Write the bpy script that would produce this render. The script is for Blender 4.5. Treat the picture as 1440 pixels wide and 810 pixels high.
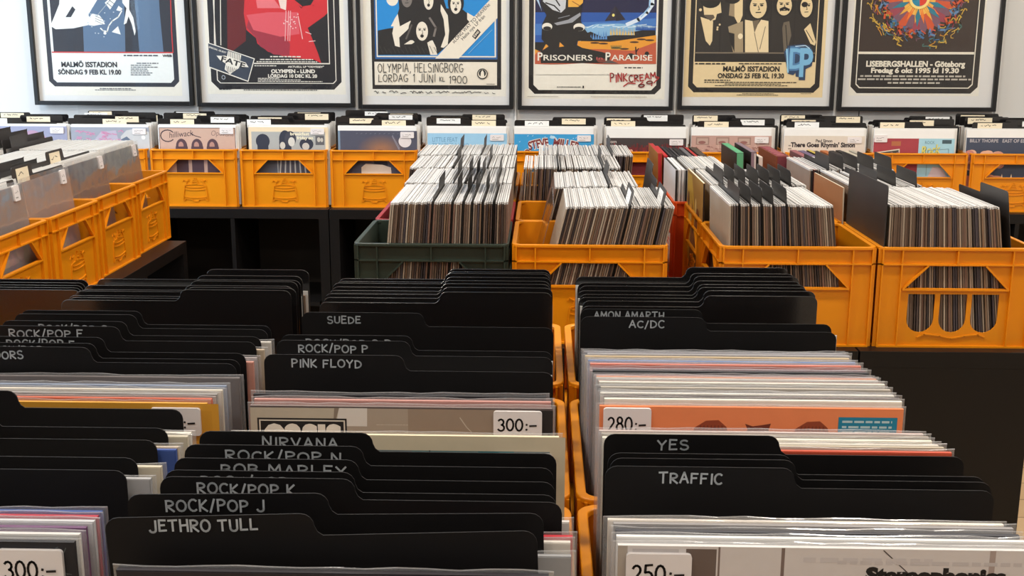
import bpy, bmesh, math, random
from mathutils import Matrix, Vector
from math import sin, cos, pi, atan, radians as R
rnd = random.Random(7)
scene = bpy.context.scene
for o in list(bpy.data.objects): bpy.data.objects.remove(o)
COL = scene.collection

# ------------------------------------------------------------------ camera
F_PX, PITCH, YAW, ROLL, EYE = 1620.0, atan(365/1620.0), 0.026, 0.003, Vector((0, 0, 1.47))
fw = Vector((-sin(YAW)*cos(PITCH), cos(YAW)*cos(PITCH), -sin(PITCH)))
rt0 = Vector((cos(YAW), sin(YAW), 0)); up0 = rt0.cross(fw)
rt = rt0*cos(ROLL) + up0*sin(ROLL); up = up0*cos(ROLL) - rt0*sin(ROLL)
cam = bpy.data.cameras.new('camera'); cam.lens = 36*F_PX/1440; cam.sensor_width = 36
cam.clip_start = 0.05; cam.clip_end = 100
co = bpy.data.objects.new('camera', cam); COL.objects.link(co)
co.matrix_world = Matrix(((rt.x, up.x, -fw.x, EYE.x), (rt.y, up.y, -fw.y, EYE.y), (rt.z, up.z, -fw.z, EYE.z), (0, 0, 0, 1)))
scene.camera = co
def at(px, py, Y):
    """the point of the plane y = Y seen at a photo pixel (1440 x 810)"""
    r = fw + rt*((px-720)/F_PX) + up*((405-py)/F_PX)
    return EYE + r*(Y/r.y)

# ------------------------------------------------------------------ light
scene.view_settings.view_transform = 'Standard'; scene.view_settings.look = 'None'
scene.view_settings.gamma = 1; scene.view_settings.exposure = 0.0
scene.view_settings.use_curve_mapping = False
scene.cycles.transparent_max_bounces = 24; scene.cycles.max_bounces = 8
w = bpy.data.worlds.new('world'); scene.world = w; w.use_nodes = True
w.node_tree.nodes['Background'].inputs[0].default_value = (0.62, 0.80, 1.0, 1)
w.node_tree.nodes['Background'].inputs[1].default_value = 1.2
def area(name, loc, size, power, col, rot=(0, 0, 0), sy=None, spread=None):
    l = bpy.data.lights.new(name, 'AREA'); l.energy = power; l.color = col; l.size = size
    if sy: l.shape = 'RECTANGLE'; l.size_y = sy
    if spread: l.spread = spread
    o = bpy.data.objects.new(name, l); COL.objects.link(o); o.location = loc; o.rotation_euler = rot
    return o
WARM = (1.0, 0.925, 0.82)
LAMPS = [(x, y) for y in (-1.6, 0.2, 1.9, 3.5) for x in (-2.2, -0.7, 0.8, 2.3)]  # the row behind the camera is added, as fill from behind
LAMP_W = {-1.6: 5, 0.2: 10, 1.9: 19, 3.5: 20}
for x, y in LAMPS:
    area('ceiling_lamp_light', (x, y, 2.955), 0.22, LAMP_W[y], WARM)
# daylight through the shop windows of the side wall
area('window_daylight', (-3.9, 3.3, 1.75), 2.4, 130, (0.60, 0.80, 1.0), (0, R(-90), 0), 1.6)
area('window_daylight', (-3.9, -0.5, 1.75), 0.6, 12, (0.60, 0.80, 1.0), (0, R(-90), 0), 1.6)

# ------------------------------------------------------------------ materials
MATS = {}
def mat(name, col, rough=0.5, spec=0.5, noise=0.0, nscale=20, bump=0.0, bscale=200, coat=0, trans=0.0, metal=0.0):
    if name in MATS: return MATS[name]
    m = bpy.data.materials.new(name); m.use_nodes = True; nt = m.node_tree; b = nt.nodes['Principled BSDF']
    b.inputs['Base Color'].default_value = (*col, 1); b.inputs['Roughness'].default_value = rough
    b.inputs['Specular IOR Level'].default_value = spec; b.inputs['Coat Weight'].default_value = coat
    b.inputs['Metallic'].default_value = metal
    if noise or bump:
        tc = nt.nodes.new('ShaderNodeTexCoord')
    if noise:
        n = nt.nodes.new('ShaderNodeTexNoise'); n.inputs['Scale'].default_value = nscale; n.inputs['Detail'].default_value = 4
        nt.links.new(tc.outputs['Object'], n.inputs['Vector'])
        mx = nt.nodes.new('ShaderNodeMix'); mx.data_type = 'RGBA'
        mx.inputs[6].default_value = (*[max(0, c*(1-noise)) for c in col], 1); mx.inputs[7].default_value = (*[min(1, c*(1+noise)) for c in col], 1)
        nt.links.new(n.outputs['Fac'], mx.inputs[0]); nt.links.new(mx.outputs[2], b.inputs['Base Color'])
    if bump:
        n2 = nt.nodes.new('ShaderNodeTexNoise'); n2.inputs['Scale'].default_value = bscale
        nt.links.new(tc.outputs['Object'], n2.inputs['Vector'])
        bp = nt.nodes.new('ShaderNodeBump'); bp.inputs['Strength'].default_value = bump; bp.inputs['Distance'].default_value = 0.002
        nt.links.new(n2.outputs['Fac'], bp.inputs['Height']); nt.links.new(bp.outputs[0], b.inputs['Normal'])
    if trans:
        tl = nt.nodes.new('ShaderNodeBsdfTranslucent'); tl.inputs[0].default_value = (*col, 1)
        ms = nt.nodes.new('ShaderNodeMixShader'); ms.inputs[0].default_value = trans
        nt.links.new(b.outputs[0], ms.inputs[1]); nt.links.new(tl.outputs[0], ms.inputs[2])
        nt.links.new(ms.outputs[0], nt.nodes['Material Output'].inputs[0])
    MATS[name] = m; return m
def film(name, col, alpha, rough=0.15, gloss=0.35):
    """clear plastic film or pane: partly see-through, with a glossy skin"""
    if name in MATS: return MATS[name]
    m = bpy.data.materials.new(name); m.use_nodes = True; nt = m.node_tree; nt.nodes.remove(nt.nodes['Principled BSDF'])
    t = nt.nodes.new('ShaderNodeBsdfTransparent'); d = nt.nodes.new('ShaderNodeBsdfDiffuse'); d.inputs[0].default_value = (*col, 1)
    g = nt.nodes.new('ShaderNodeBsdfGlossy'); g.inputs['Roughness'].default_value = rough
    a1 = nt.nodes.new('ShaderNodeMixShader'); a1.inputs[0].default_value = alpha
    nt.links.new(t.outputs[0], a1.inputs[1]); nt.links.new(d.outputs[0], a1.inputs[2])
    lw = nt.nodes.new('ShaderNodeLayerWeight'); lw.inputs[0].default_value = 0.5
    pw = nt.nodes.new('ShaderNodeMath'); pw.operation = 'POWER'; pw.inputs[1].default_value = 5
    nt.links.new(lw.outputs['Facing'], pw.inputs[0])
    mm = nt.nodes.new('ShaderNodeMath'); mm.operation = 'MULTIPLY_ADD'; mm.inputs[1].default_value = 0.8*gloss; mm.inputs[2].default_value = 0.04*gloss; mm.use_clamp = True
    nt.links.new(pw.outputs[0], mm.inputs[0])
    a2 = nt.nodes.new('ShaderNodeMixShader'); nt.links.new(mm.outputs[0], a2.inputs[0])
    nt.links.new(a1.outputs[0], a2.inputs[1]); nt.links.new(g.outputs[0], a2.inputs[2])
    if rough > 0.13:
        tc = nt.nodes.new('ShaderNodeTexCoord'); n2 = nt.nodes.new('ShaderNodeTexNoise'); n2.inputs['Scale'].default_value = 9
        nt.links.new(tc.outputs['Object'], n2.inputs['Vector'])
        bp = nt.nodes.new('ShaderNodeBump'); bp.inputs['Strength'].default_value = 0.7; bp.inputs['Distance'].default_value = 0.01
        nt.links.new(n2.outputs['Fac'], bp.inputs['Height']); nt.links.new(bp.outputs[0], g.inputs['Normal'])
    nt.links.new(a2.outputs[0], nt.nodes['Material Output'].inputs[0])
    MATS[name] = m; return m
def srgb(r, g, b):
    f = lambda c: (c/255/12.92) if c <= 10 else ((c/255+0.055)/1.055)**2.4
    return (f(r), f(g), f(b))
def ink(r, g, b, rough=0.55):
    """printing ink or paper of one colour"""
    return mat('ink_%d_%d_%d' % (r, g, b), srgb(r, g, b), rough, 0.3, 0.05, 60)
M_ORANGE = mat('orange_crate_plastic', (0.85, 0.300, 0.005), 0.34, 0.45, 0.07, 9, 0.12, 60, trans=0.18)
M_GREEN = mat('dark_green_crate_plastic', (0.022, 0.035, 0.026), 0.42, 0.45, 0.12, 9)
M_MAROON = mat('dark_red_crate_plastic', (0.30, 0.022, 0.024), 0.42, 0.45, 0.1, 9)
M_REDOR = mat('red_orange_crate_plastic', (0.72, 0.085, 0.012), 0.42, 0.45, 0.1, 9)
M_CARD = mat('black_divider_plastic', (0.0085, 0.0075, 0.0078), 0.20, 0.75, 0.15, 12, 0.03, 300)
M_CARDM = mat('matt_black_divider_plastic', (0.0072, 0.0064, 0.0068), 0.55, 0.16, 0.15, 12, 0.03, 300)
M_GREYCARD = mat('charcoal_divider_plastic', (0.030, 0.027, 0.026), 0.45, 0.4, 0.15, 12)
M_SHELF = mat('black_brown_cabinet', (0.0062, 0.0052, 0.0050), 0.42, 0.25, 0.15, 6, 0.04, 90)
M_SHADEBACK = mat('shaded_back_brown', (0.030, 0.024, 0.020), 0.6, 0.3, 0.15, 6)  # dark tone of the shaded wall seen through open cubes
M_WALL = mat('wall_paint', (0.66, 0.66, 0.65), 0.75, 0.2, 0.02, 3)
M_PANEL = mat('wall_panel_paint', (0.60, 0.60, 0.59), 0.7, 0.2, 0.02, 3)
M_ALU = mat('aluminium_rail', (0.72, 0.72, 0.70), 0.35, 0.5, 0.02, 20)
M_DARKGAP = mat('panel_joint', (0.05, 0.05, 0.05), 0.8)
M_FRAME = mat('black_frame_wood', (0.010, 0.010, 0.011), 0.35, 0.4, 0.1, 30)
M_MAT = mat('white_mount_board', (0.69, 0.68, 0.665), 0.8, 0.2, 0.02, 15)
M_CREAM = mat('cream_label_paper', (0.80, 0.70, 0.52), 0.75, 0.2, 0.04, 30)
M_WHITE = mat('white_paper', (0.80, 0.80, 0.79), 0.7, 0.2, 0.03, 30)
M_STICK = mat('white_price_sticker', (0.74, 0.70, 0.70), 0.6, 0.3, 0.02, 40)
M_PEN = mat('silver_pen_ink', (0.42, 0.45, 0.48), 0.5, 0.5, 0.08, 200)
M_BLACKPEN = mat('black_pen_ink', (0.012, 0.010, 0.010), 0.5, 0.3, 0.05, 100)
M_TOPS = mat('cloudy_plastic_sleeve', (0.60, 0.59, 0.58), 0.35, 0.5, 0.12, 70)
M_TOPS2 = mat('grey_plastic_sleeve', (0.51, 0.50, 0.49), 0.35, 0.5, 0.12, 70)
M_TOPS3 = mat('pale_plastic_sleeve', (0.70, 0.69, 0.68), 0.3, 0.5, 0.1, 70)
M_MILKY = mat('milky_plastic_sleeve', (0.72, 0.71, 0.69), 0.30, 0.5, 0.06, 40)
M_CLEAR = film('clear_plastic_sleeve', (0.8, 0.8, 0.82), 0.12, 0.18, 1.6)
M_CRUMPLE = film('crumpled_plastic_sleeve', (0.75, 0.76, 0.78), 0.05, 0.14, 1.5)
M_GLASS = film('picture_glass', (0.8, 0.82, 0.84), 0.0, 0.02, 1.0)

# ------------------------------------------------------------------ builders
class MB:
    def __init__(s): s.v = []; s.f = []; s.m = []; s.mats = []
    def mi(s, m):
        if m not in s.mats: s.mats.append(m)
        return s.mats.index(m)
    def add(s, vs, fs, m, M=None):
        k = len(s.v); i = s.mi(m)
        s.v += [tuple(M @ Vector(v)) if M else tuple(v) for v in vs]
        s.f += [tuple(k+j for j in f) for f in fs]; s.m += [i]*len(fs); return s
    def box(s, c, d, m, M=None):
        x, y, z = c; a, b, e = d[0]/2, d[1]/2, d[2]/2
        vs = [(x+i*a, y+j*b, z+k*e) for k in (-1, 1) for j in (-1, 1) for i in (-1, 1)]
        return s.add(vs, [(0, 2, 3, 1), (4, 5, 7, 6), (0, 1, 5, 4), (2, 6, 7, 3), (0, 4, 6, 2), (1, 3, 7, 5)], m, M)
    def prism(s, poly, y0, y1, m, M=None):
        """polygon in x-z extruded along y"""
        n = len(poly); vs = [(p[0], y0, p[1]) for p in poly] + [(p[0], y1, p[1]) for p in poly]
        fs = [tuple(range(n)), tuple(range(2*n-1, n-1, -1))] + [(i, n+i, n+(i+1) % n, (i+1) % n) for i in range(n)]
        return s.add(vs, fs, m, M)
    def strip(s, pts, wd, y0, y1, m, M=None, closed=False):
        """raised line of width wd along points in x-z"""
        P = [Vector(p) for p in pts]
        if closed: P = P + [P[0]]
        for a, b in zip(P, P[1:]):
            d = b-a
            if d.length < 1e-7: continue
            d.normalize(); n = Vector((-d.y, d.x))*wd/2; e = d*wd*0.35
            s.prism([a-n-e, b-n+e, b+n+e, a+n-e], y0, y1, m, M)
        return s
    def build(s, name, parent=None, bevel=0, smooth=False):
        me = bpy.data.meshes.new(name); me.from_pydata(s.v, [], s.f)
        for m in s.mats: me.materials.append(m)
        me.polygons.foreach_set('material_index', s.m)
        if smooth: me.polygons.foreach_set('use_smooth', [True]*len(me.polygons))
        me.update()
        bm = bmesh.new(); bm.from_mesh(me); bmesh.ops.recalc_face_normals(bm, faces=bm.faces); bm.to_mesh(me); bm.free()
        o = bpy.data.objects.new(name, me); COL.objects.link(o)
        if parent: o.parent = parent
        if bevel:
            b = o.modifiers.new('edge', 'BEVEL'); b.width = bevel; b.segments = 2; b.limit_method = 'ANGLE'; b.angle_limit = R(50)
        return o
def tag(o, label, cat, group=None, kind=None):
    if label: o['label'] = label
    if cat: o['category'] = cat
    if group: o['group'] = group
    if kind: o['kind'] = kind
    return o
def empty(name, loc=(0, 0, 0), rot=(0, 0, 0)):
    o = bpy.data.objects.new(name, None); COL.objects.link(o); o.location = loc; o.rotation_euler = rot
    o.empty_display_size = 0.05; return o
def struct(o): o['kind'] = 'structure'; return o
def dup(o, loc=None, rot=None, parent=None):
    c = o.copy(); COL.objects.link(c); c.parent = parent
    if loc is not None: c.location = loc
    if rot is not None: c.rotation_euler = rot
    for ch in KIDS.get(o.name, []): dup(ch, parent=c)
    if parent is not None: KIDS.setdefault(parent.name, []).append(c)
    return c
KIDS = {}
def kid(p, c): KIDS.setdefault(p.name, []).append(c); return c

# ---- lettering
_TXT = {}
def text_polys(body, bold=0.0, shear=0.0):
    k = (body, bold, shear)
    if k in _TXT: return _TXT[k]
    cu = bpy.data.curves.new('lettering', 'FONT'); cu.body = body; cu.size = 1; cu.offset = bold; cu.shear = shear
    cu.resolution_u = 3; cu.fill_mode = 'FRONT'
    ob = bpy.data.objects.new('lettering', cu); COL.objects.link(ob)
    dg = bpy.context.evaluated_depsgraph_get(); me = bpy.data.meshes.new_from_object(ob.evaluated_get(dg))
    vs = [tuple(v.co) for v in me.vertices]; fs = [tuple(p.vertices) for p in me.polygons]
    bpy.data.objects.remove(ob); bpy.data.meshes.remove(me); bpy.data.curves.remove(cu)
    xs = [v[0] for v in vs] or [0, 1]
    _TXT[k] = (vs, fs, min(xs), max(xs)); return _TXT[k]
def arc(cx, cy, rx, ry, a0, a1, n=10):
    return [(cx+rx*cos(R(a0+(a1-a0)*i/n)), cy+ry*sin(R(a0+(a1-a0)*i/n))) for i in range(n+1)]
G = {
 'A': [[(0, 0), (.3, 1), (.6, 0)], [(.1, .35), (.52, .37)]],
 'B': [[(0, 0), (.02, 1)], [(0, .95)]+arc(.18, .76, .3, .22, 80, -80, 6)+[(.05, .53)]+arc(.2, .27, .34, .26, 80, -90, 6)+[(0, .02)]],
 'C': [arc(.32, .5, .32, .5, 50, 310, 10)],
 'D': [[(.05, 0), (.05, 1)], [(0, .97)]+arc(.15, .5, .45, .48, 80, -80, 8)+[(.03, .02)]],
 'E': [[(.5, .98), (.05, 1), (.03, 0), (.52, .03)], [(.03, .52), (.42, .54)]],
 'F': [[(.52, .98), (.05, 1), (.03, 0)], [(.03, .52), (.42, .54)]],
 'G': [arc(.32, .5, .32, .5, 50, 330, 10)+[(.6, .45), (.38, .45)]],
 'H': [[(.03, 0), (.03, 1)], [(.55, 0), (.55, 1)], [(.03, .5), (.55, .55)]],
 'I': [[(.1, 0), (.12, 1)]],
 'J': [[(.5, 1), (.48, .2)]+arc(.26, .2, .22, .22, 0, -170, 6)],
 'K': [[(.03, 0), (.03, 1)], [(.5, .98), (.06, .45), (.54, 0)]],
 'L': [[(.05, 1), (.03, .02), (.5, .04)]],
 'M': [[(0, 0), (.06, 1), (.35, .35), (.64, 1), (.7, 0)]],
 'N': [[(.02, 0), (.04, 1), (.52, 0), (.55, 1)]],
 'O': [arc(.32, .5, .32, .48, 90, 450, 14)],
 'P': [[(.03, 0), (.03, 1)], [(0, .97)]+arc(.2, .74, .32, .25, 80, -90, 6)+[(.04, .46)]],
 'Q': [arc(.32, .5, .32, .48, 90, 450, 14), [(.4, .25), (.66, -.08)]],
 'R': [[(.03, 0), (.03, 1)], [(0, .97)]+arc(.2, .75, .32, .24, 80, -90, 6)+[(.06, .5), (.55, 0)]],
 'S': [arc(.28, .76, .25, .24, 40, 250, 7)+arc(.28, .26, .27, .26, 90, -150, 8)],
 'T': [[(-.02, .97), (.6, 1)], [(.29, 1), (.28, 0)]],
 'U': [[(.03, 1), (.04, .3)]+arc(.29, .28, .25, .27, 190, 350, 7)+[(.55, 1)]],
 'V': [[(0, 1), (.28, 0), (.56, 1)]],
 'W': [[(0, 1), (.15, 0), (.36, .7), (.56, 0), (.72, 1)]],
 'X': [[(0, 1), (.55, 0)], [(.55, 1), (0, 0)]],
 'Y': [[(0, 1), (.28, .5), (.56, 1)], [(.28, .5), (.26, 0)]],
 'Z': [[(0, 1), (.55, 1), (0, 0), (.55, 0)]],
 '/': [[(0, -.08), (.3, 1.12)]], '-': [[(.05, .42), (.62, .45)]], ':': [[(.14, .18), (.16, .25)], [(.15, .62), (.17, .69)]],
 '.': [[(.1, 0), (.13, .05)]], ',': [[(.14, .08), (.05, -.15)]],
 '0': [arc(.3, .5, .3, .48, 90, 450, 14)], '1': [[(.05, .8), (.22, 1), (.2, 0)]],
 '2': [arc(.27, .73, .25, .26, 160, -30, 7)+[(.03, .02), (.56, .04)]],
 '3': [arc(.24, .75, .24, .24, 150, -80, 7)+arc(.24, .26, .29, .26, 80, -150, 8)],
 '5': [[(.5, 1), (.08, .97), (.05, .56)]+arc(.24, .3, .29, .3, 110, -140, 8)],
 '6': [[(.45, 1), (.1, .55)]+arc(.28, .28, .25, .28, 160, 520, 12)],
 '8': [arc(.28, .76, .22, .23, -80, 280, 10)+arc(.28, .27, .28, .27, 90, -270, 12)],
 '9': [arc(.27, .72, .25, .27, 0, 360, 12)+[(.5, .5), (.42, 0)]],
}
G['\u00d6'] = G['O'] + [[(.18, 1.16), (.2, 1.22)], [(.44, 1.16), (.46, 1.22)]]
def hand_width(t): return sum(.42 if c == ' ' else max(p[0] for st in G[c] for p in st)+.22 for c in t)

class Art:
    """flat printed or written marks on a surface facing -y; x to the right, z up; later marks lie on top"""
    def __init__(s, fn=None, step=0.00012, base=0.0): s.mb = MB(); s.k = 0; s.fn = fn or (lambda x, z: (x, z)); s.step = step; s.base = base
    def y(s): s.k += 1; return -(s.base + s.k*s.step)
    def raw(s, vs, fs, m): yy = s.y(); s.mb.add([(v[0], yy, v[1]) for v in vs], fs, m)
    def poly(s, pts, m): q = [s.fn(*p) for p in pts]; s.raw(q, [tuple(range(len(q)))], m)
    def rect(s, x0, y0, x1, y1, m): s.poly([(x0, y0), (x1, y0), (x1, y1), (x0, y1)], m)
    def ell(s, cx, cy, rx, ry, m, n=20, a0=0, a1=360): s.poly(arc(cx, cy, rx, ry, a0, a1, n)[:-1] if a1-a0 == 360 else arc(cx, cy, rx, ry, a0, a1, n), m)
    def line(s, pts, wd, m, closed=False):
        yy = s.y(); P = [Vector(p) for p in pts]
        if closed: P.append(P[0])
        for a, b in zip(P, P[1:]):
            d = b-a
            if d.length < 1e-9: continue
            d.normalize(); n = Vector((-d.y, d.x))*wd/2; e = d*wd*0.3
            q = [s.fn(*p) for p in (a-n-e, b-n+e, b+n+e, a+n-e)]
            s.mb.add([(v[0], yy, v[1]) for v in q], [(0, 1, 2, 3)], m)
    def text(s, body, x0, x1, ybase, h, m, bold=0.02, flip=1, ang=0, arch=0, shear=0):
        """fit body between x0 and x1 on the baseline; flip=-1 when the art's own y runs downwards"""
        vs, fs, a, b = text_polys(body, bold, shear); sx = (x1-x0)/(b-a); sz = h/0.73
        ca, sa = cos(ang), sin(ang); q = []
        for v in vs:
            lx, lz = (v[0]-a)*sx, v[1]*sz
            if arch: t = lx/(x1-x0)*2-1; lz += arch*(1-t*t)
            q.append(s.fn(x0 + lx*ca - lz*sa, ybase + flip*(lx*sa + lz*ca)))
        s.raw(q, fs, m)
    def hand(s, t, x0, x1, ybase, h, wd, m, flip=1, ang=0, seed=1):
        rr = random.Random(seed); k = (x1-x0)/(hand_width(t)-.22); x = 0; ca, sa = cos(ang), sin(ang)
        for c in t:
            if c == ' ': x += .42; continue
            jy = rr.uniform(-.06, .06); sc = rr.uniform(.92, 1.05)
            for st in G[c]:
                P = []
                for p in st:
                    lx, lz = (x+p[0])*k, (p[1]*sc+jy)*h
                    P.append((x0+lx*ca-lz*sa, ybase+flip*(lx*sa+lz*ca)))
                s.line(P, wd, m)
            x += max(p[0] for st in G[c] for p in st)+.22
    def scribble(s, x0, x1, y0, h, wd, m, seed=0):
        rr = random.Random(seed); P = []; x = x0
        while x < x1:
            P.append((x, y0+rr.uniform(0, h))); x += rr.uniform(.25, .8)*h
            if rr.random() < .15 and len(P) > 2: s.line(P, wd, m); P = []; x += .7*h
        if len(P) > 1: s.line(P, wd, m)
    def smallprint(s, x0, x1, y, h, m, seed=0):
        rr = random.Random(seed); x = x0; yy = s.y()
        while x < x1:
            wd = rr.uniform(1.5, 5)*h
            q = [s.fn(*p) for p in ((x, y), (min(x+wd, x1), y), (min(x+wd, x1), y+h), (x, y+h))]
            s.mb.add([(v[0], yy, v[1]) for v in q], [(0, 1, 2, 3)], m); x += wd+.8*h
    def build(s, name, parent=None): return s.mb.build(name, parent)

def panel_with_holes(outer, holes, t):
    cu = bpy.data.curves.new('panel', 'CURVE'); cu.dimensions = '2D'; cu.fill_mode = 'BOTH'; cu.extrude = t/2
    for L in [outer]+holes:
        sp = cu.splines.new('POLY'); sp.points.add(len(L)-1); sp.use_cyclic_u = True
        for p, q in zip(sp.points, L): p.co = (q[0], q[1], 0, 1)
    ob = bpy.data.objects.new('panel', cu); COL.objects.link(ob)
    me = bpy.data.meshes.new_from_object(ob.evaluated_get(bpy.context.evaluated_depsgraph_get()))
    vs = [(v.co.x, v.co.z, v.co.y) for v in me.vertices]; fs = [tuple(p.vertices) for p in me.polygons]
    bpy.data.objects.remove(ob); bpy.data.meshes.remove(me); bpy.data.curves.remove(cu)
    return vs, fs

# ------------------------------------------------------------------ the room
TBL = 0.77
XL, XR, YB, YF, ZC = -3.6, 3.4, 5.04, -3.2, 3.0
def wood_floor():
    m = bpy.data.materials.new('pale_wood_floor'); m.use_nodes = True; nt = m.node_tree; b = nt.nodes['Principled BSDF']
    tc = nt.nodes.new('ShaderNodeTexCoord'); br = nt.nodes.new('ShaderNodeTexBrick')
    br.inputs['Color1'].default_value = (0.60, 0.42, 0.24, 1); br.inputs['Color2'].default_value = (0.52, 0.35, 0.19, 1)
    br.inputs['Mortar'].default_value = (0.25, 0.16, 0.08, 1); br.inputs['Scale'].default_value = 1
    br.inputs['Brick Width'].default_value = 1.2; br.inputs['Row Height'].default_value = 0.14; br.inputs['Mortar Size'].default_value = 0.003
    nt.links.new(tc.outputs['Object'], br.inputs['Vector']); nt.links.new(br.outputs['Color'], b.inputs['Base Color'])
    b.inputs['Roughness'].default_value = 0.4; return m
struct(MB().box(((XL+XR)/2, (YB+YF)/2, -.05), (XR-XL+.4, YB-YF+.4, .1), wood_floor()).build('floor'))
struct(MB().box(((XL+XR)/2, (YB+YF)/2, ZC+.05), (XR-XL+.4, YB-YF+.4, .1), M_WALL).build('ceiling'))
struct(MB().box(((XL+XR)/2, YB+.05, ZC/2), (XR-XL+.4, .1, ZC), M_WALL).build('wall_back'))
struct(MB().box((XR+.05, (YB+YF)/2, ZC/2), (.1, YB-YF, ZC), M_WALL).build('wall_right'))
WINS = [(-3.15, -2.34), (-0.81, -0.23), (1.0, 1.18), (2.1, 4.6)]
wl = MB(); y = YF
for a, b in WINS + [(YB, YB)]:
    wl.box((XL-.05, (y+a)/2, ZC/2), (.1, a-y, ZC), M_WALL); y = b
for a, b in WINS:
    wl.box((XL-.05, (a+b)/2, .3), (.1, b-a, .6), M_WALL); wl.box((XL-.05, (a+b)/2, 2.8), (.1, b-a, .4), M_WALL)
struct(wl.build('wall_left'))
for i, (a, b) in enumerate(WINS):
    o = MB().box((XL-.05, (a+b)/2, 1.6), (.006, b-a, 2.0), M_GLASS).build('window_%d' % (i+1)); struct(o)
    f = MB()
    for z in (.62, 2.58): f.box((XL-.05, (a+b)/2, z), (.06, b-a, .04), M_ALU)
    for yy in (a+.015, b-.015): f.box((XL-.05, yy, 1.6), (.06, .03, 1.92), M_ALU)
    f.build('window_frame', o)
struct(MB().box(((XL+XR)/2, YF-.05, ZC/2), (XR-XL+.4, .1, ZC), M_WALL).build('wall_front'))
# wall panels, joints and the picture rails between the frames
struct(MB().box(((-2.03+1.355)/2, YB-.006, ZC/2), (1.355+2.03, .012, ZC), M_PANEL).build('trim_1'))
struct(MB().box(((1.36+2.6)/2, YB-.006, ZC/2), (2.6-1.36, .012, ZC), M_PANEL).build('trim_2'))
struct(MB().box((1.3575, YB-.004, ZC/2), (.005, .006, ZC), M_DARKGAP).build('trim_3'))
for i, x in enumerate((-1.50, -.803, -.118, .567, 1.248, 1.935)):
    struct(MB().box((x, YB-.017, 1.75), (.008, .010, 2.4), M_ALU).build('trim_%d' % (i+4)))
# ceiling lamps (above the picture, they light the room; rearmost row is added fill)
lamp_proto = None
M_LAMPW = mat('white_lamp_housing', (0.7, 0.7, 0.7), 0.5)
M_BULB = bpy.data.materials.new('lamp_glow'); M_BULB.use_nodes = True
_b = M_BULB.node_tree.nodes['Principled BSDF']; _b.inputs['Emission Color'].default_value = (*WARM, 1); _b.inputs['Emission Strength'].default_value = 6
for i, (x, y) in enumerate(LAMPS):
    if lamp_proto is None:
        lamp_proto = e = empty('ceiling_lamp', (x, y, ZC))
        ring = MB(); n = 24
        for k in range(n):
            a0, a1 = 2*pi*k/n, 2*pi*(k+1)/n
            vs = [(r*cos(a), r*sin(a), z) for z in (0, -.03) for r in (.115, .145) for a in (a0, a1)]
            ring.add(vs, [(0, 1, 3, 2), (4, 5, 7, 6), (2, 3, 7, 6), (0, 1, 5, 4)], M_LAMPW)
        kid(e, ring.build('housing', e))
        kid(e, MB().add([(.115*cos(2*pi*k/n), .115*sin(2*pi*k/n), -.012) for k in range(n)], [tuple(range(n))], M_BULB).build('diffuser', e))
        tag(e, 'round recessed lamp in the white ceiling above the record crates', 'lamp', 'ceiling lamps over the shop')
    else: dup(lamp_proto, (x, y, ZC))

# ------------------------------------------------------------------ cabinets (open cube shelving)
def shelf(loc, rz, w, d, h, label, nx=2, nz=2, back=False):
    e = empty('shelf_unit', loc, (0, 0, rz)); t, s = .038, .016
    MB().box((0, 0, h-t/2), (w, d, t), M_SHELF).build('top_board', e, .001)
    MB().box((0, 0, t/2), (w, d, t), M_SHELF).build('bottom_board', e, .001)
    for k in (-1, 1): MB().box((k*(w/2-t/2), 0, h/2), (t, d, h-2*t), M_SHELF).build('side_panel', e)
    for i in range(1, nx): MB().box((-w/2+t+(w-2*t)*i/nx, 0, h/2), (s, d-.004, h-2*t), M_SHELF).build('divider_panel', e)
    for j in range(1, nz):
        for i in range(nx):
            c = -w/2+t+(w-2*t)*(i+.5)/nx
            MB().box((c, 0, t+(h-2*t)*j/nz), ((w-2*t)/nx-s, d-.004, s), M_SHELF).build('shelf_board', e)
    if back: MB().box((0, d/2-.004, h/2), (w-2*t, .006, h-2*t), M_SHADEBACK).build('shade_panel', e)  # added dark sheet in place of shade behind the open cubes
    return tag(e, label, 'cabinet')
x0 = -.842
for i, k in enumerate((-2, -1, 0, 1, 2, 3)):
    shelf((x0+.385+.77*(k), 4.485+.195, 0), 0, .766, .39, TBL, ['black cube shelf unit against the wall behind the crate row seen side-on', 'black cube shelf unit against the wall, two open cubes in view',
        'black cube shelf unit against the wall behind the dark green crate', 'black cube shelf unit against the wall behind the mid orange crates',
        'black cube shelf unit against the wall behind the box sets', 'black cube shelf unit against the wall under the end crate with sunset clouds cover'][i], back=True)
for i, x in enumerate((-.452, -.062, .328, .718)):
    shelf((x+.1875, 2.495+.735, 0), R(90), 1.47, .386, TBL, ['end-on black shelf unit under the dark green crate', 'end-on black shelf unit under the orange crate beside the dark green one',
        'end-on black shelf unit under the crate with seven divider tabs', 'end-on black shelf unit under the crate with slotted front'][i], 4, 2)
# side cabinet carrying the crates seen side-on
shelf((-1.195-.195, 3.02, 0), R(90), 1.53, .39, TBL, 'black shelf unit with brown-lit top under the crate row seen side-on', 4, 2)
shelf((-1.595-.195, 3.02, 0), R(90), 1.53, .386, TBL, 'black shelf unit backing the crate row seen side-on', 4, 2)
# the browsing table of cabinets closest to the camera
for i, x in enumerate((-1.03, -.672, -.318, .038)):
    shelf((x+.175, 1.30, 0), R(90), 1.12, .348, TBL, ['black shelf unit under the outermost column of black dividers', 'black shelf unit under the column with the yellow-edged record',
        'black shelf unit under the column with the grey record priced 300', 'black shelf unit under the column with the orange record priced 280'][i], 3, 2)

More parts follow.
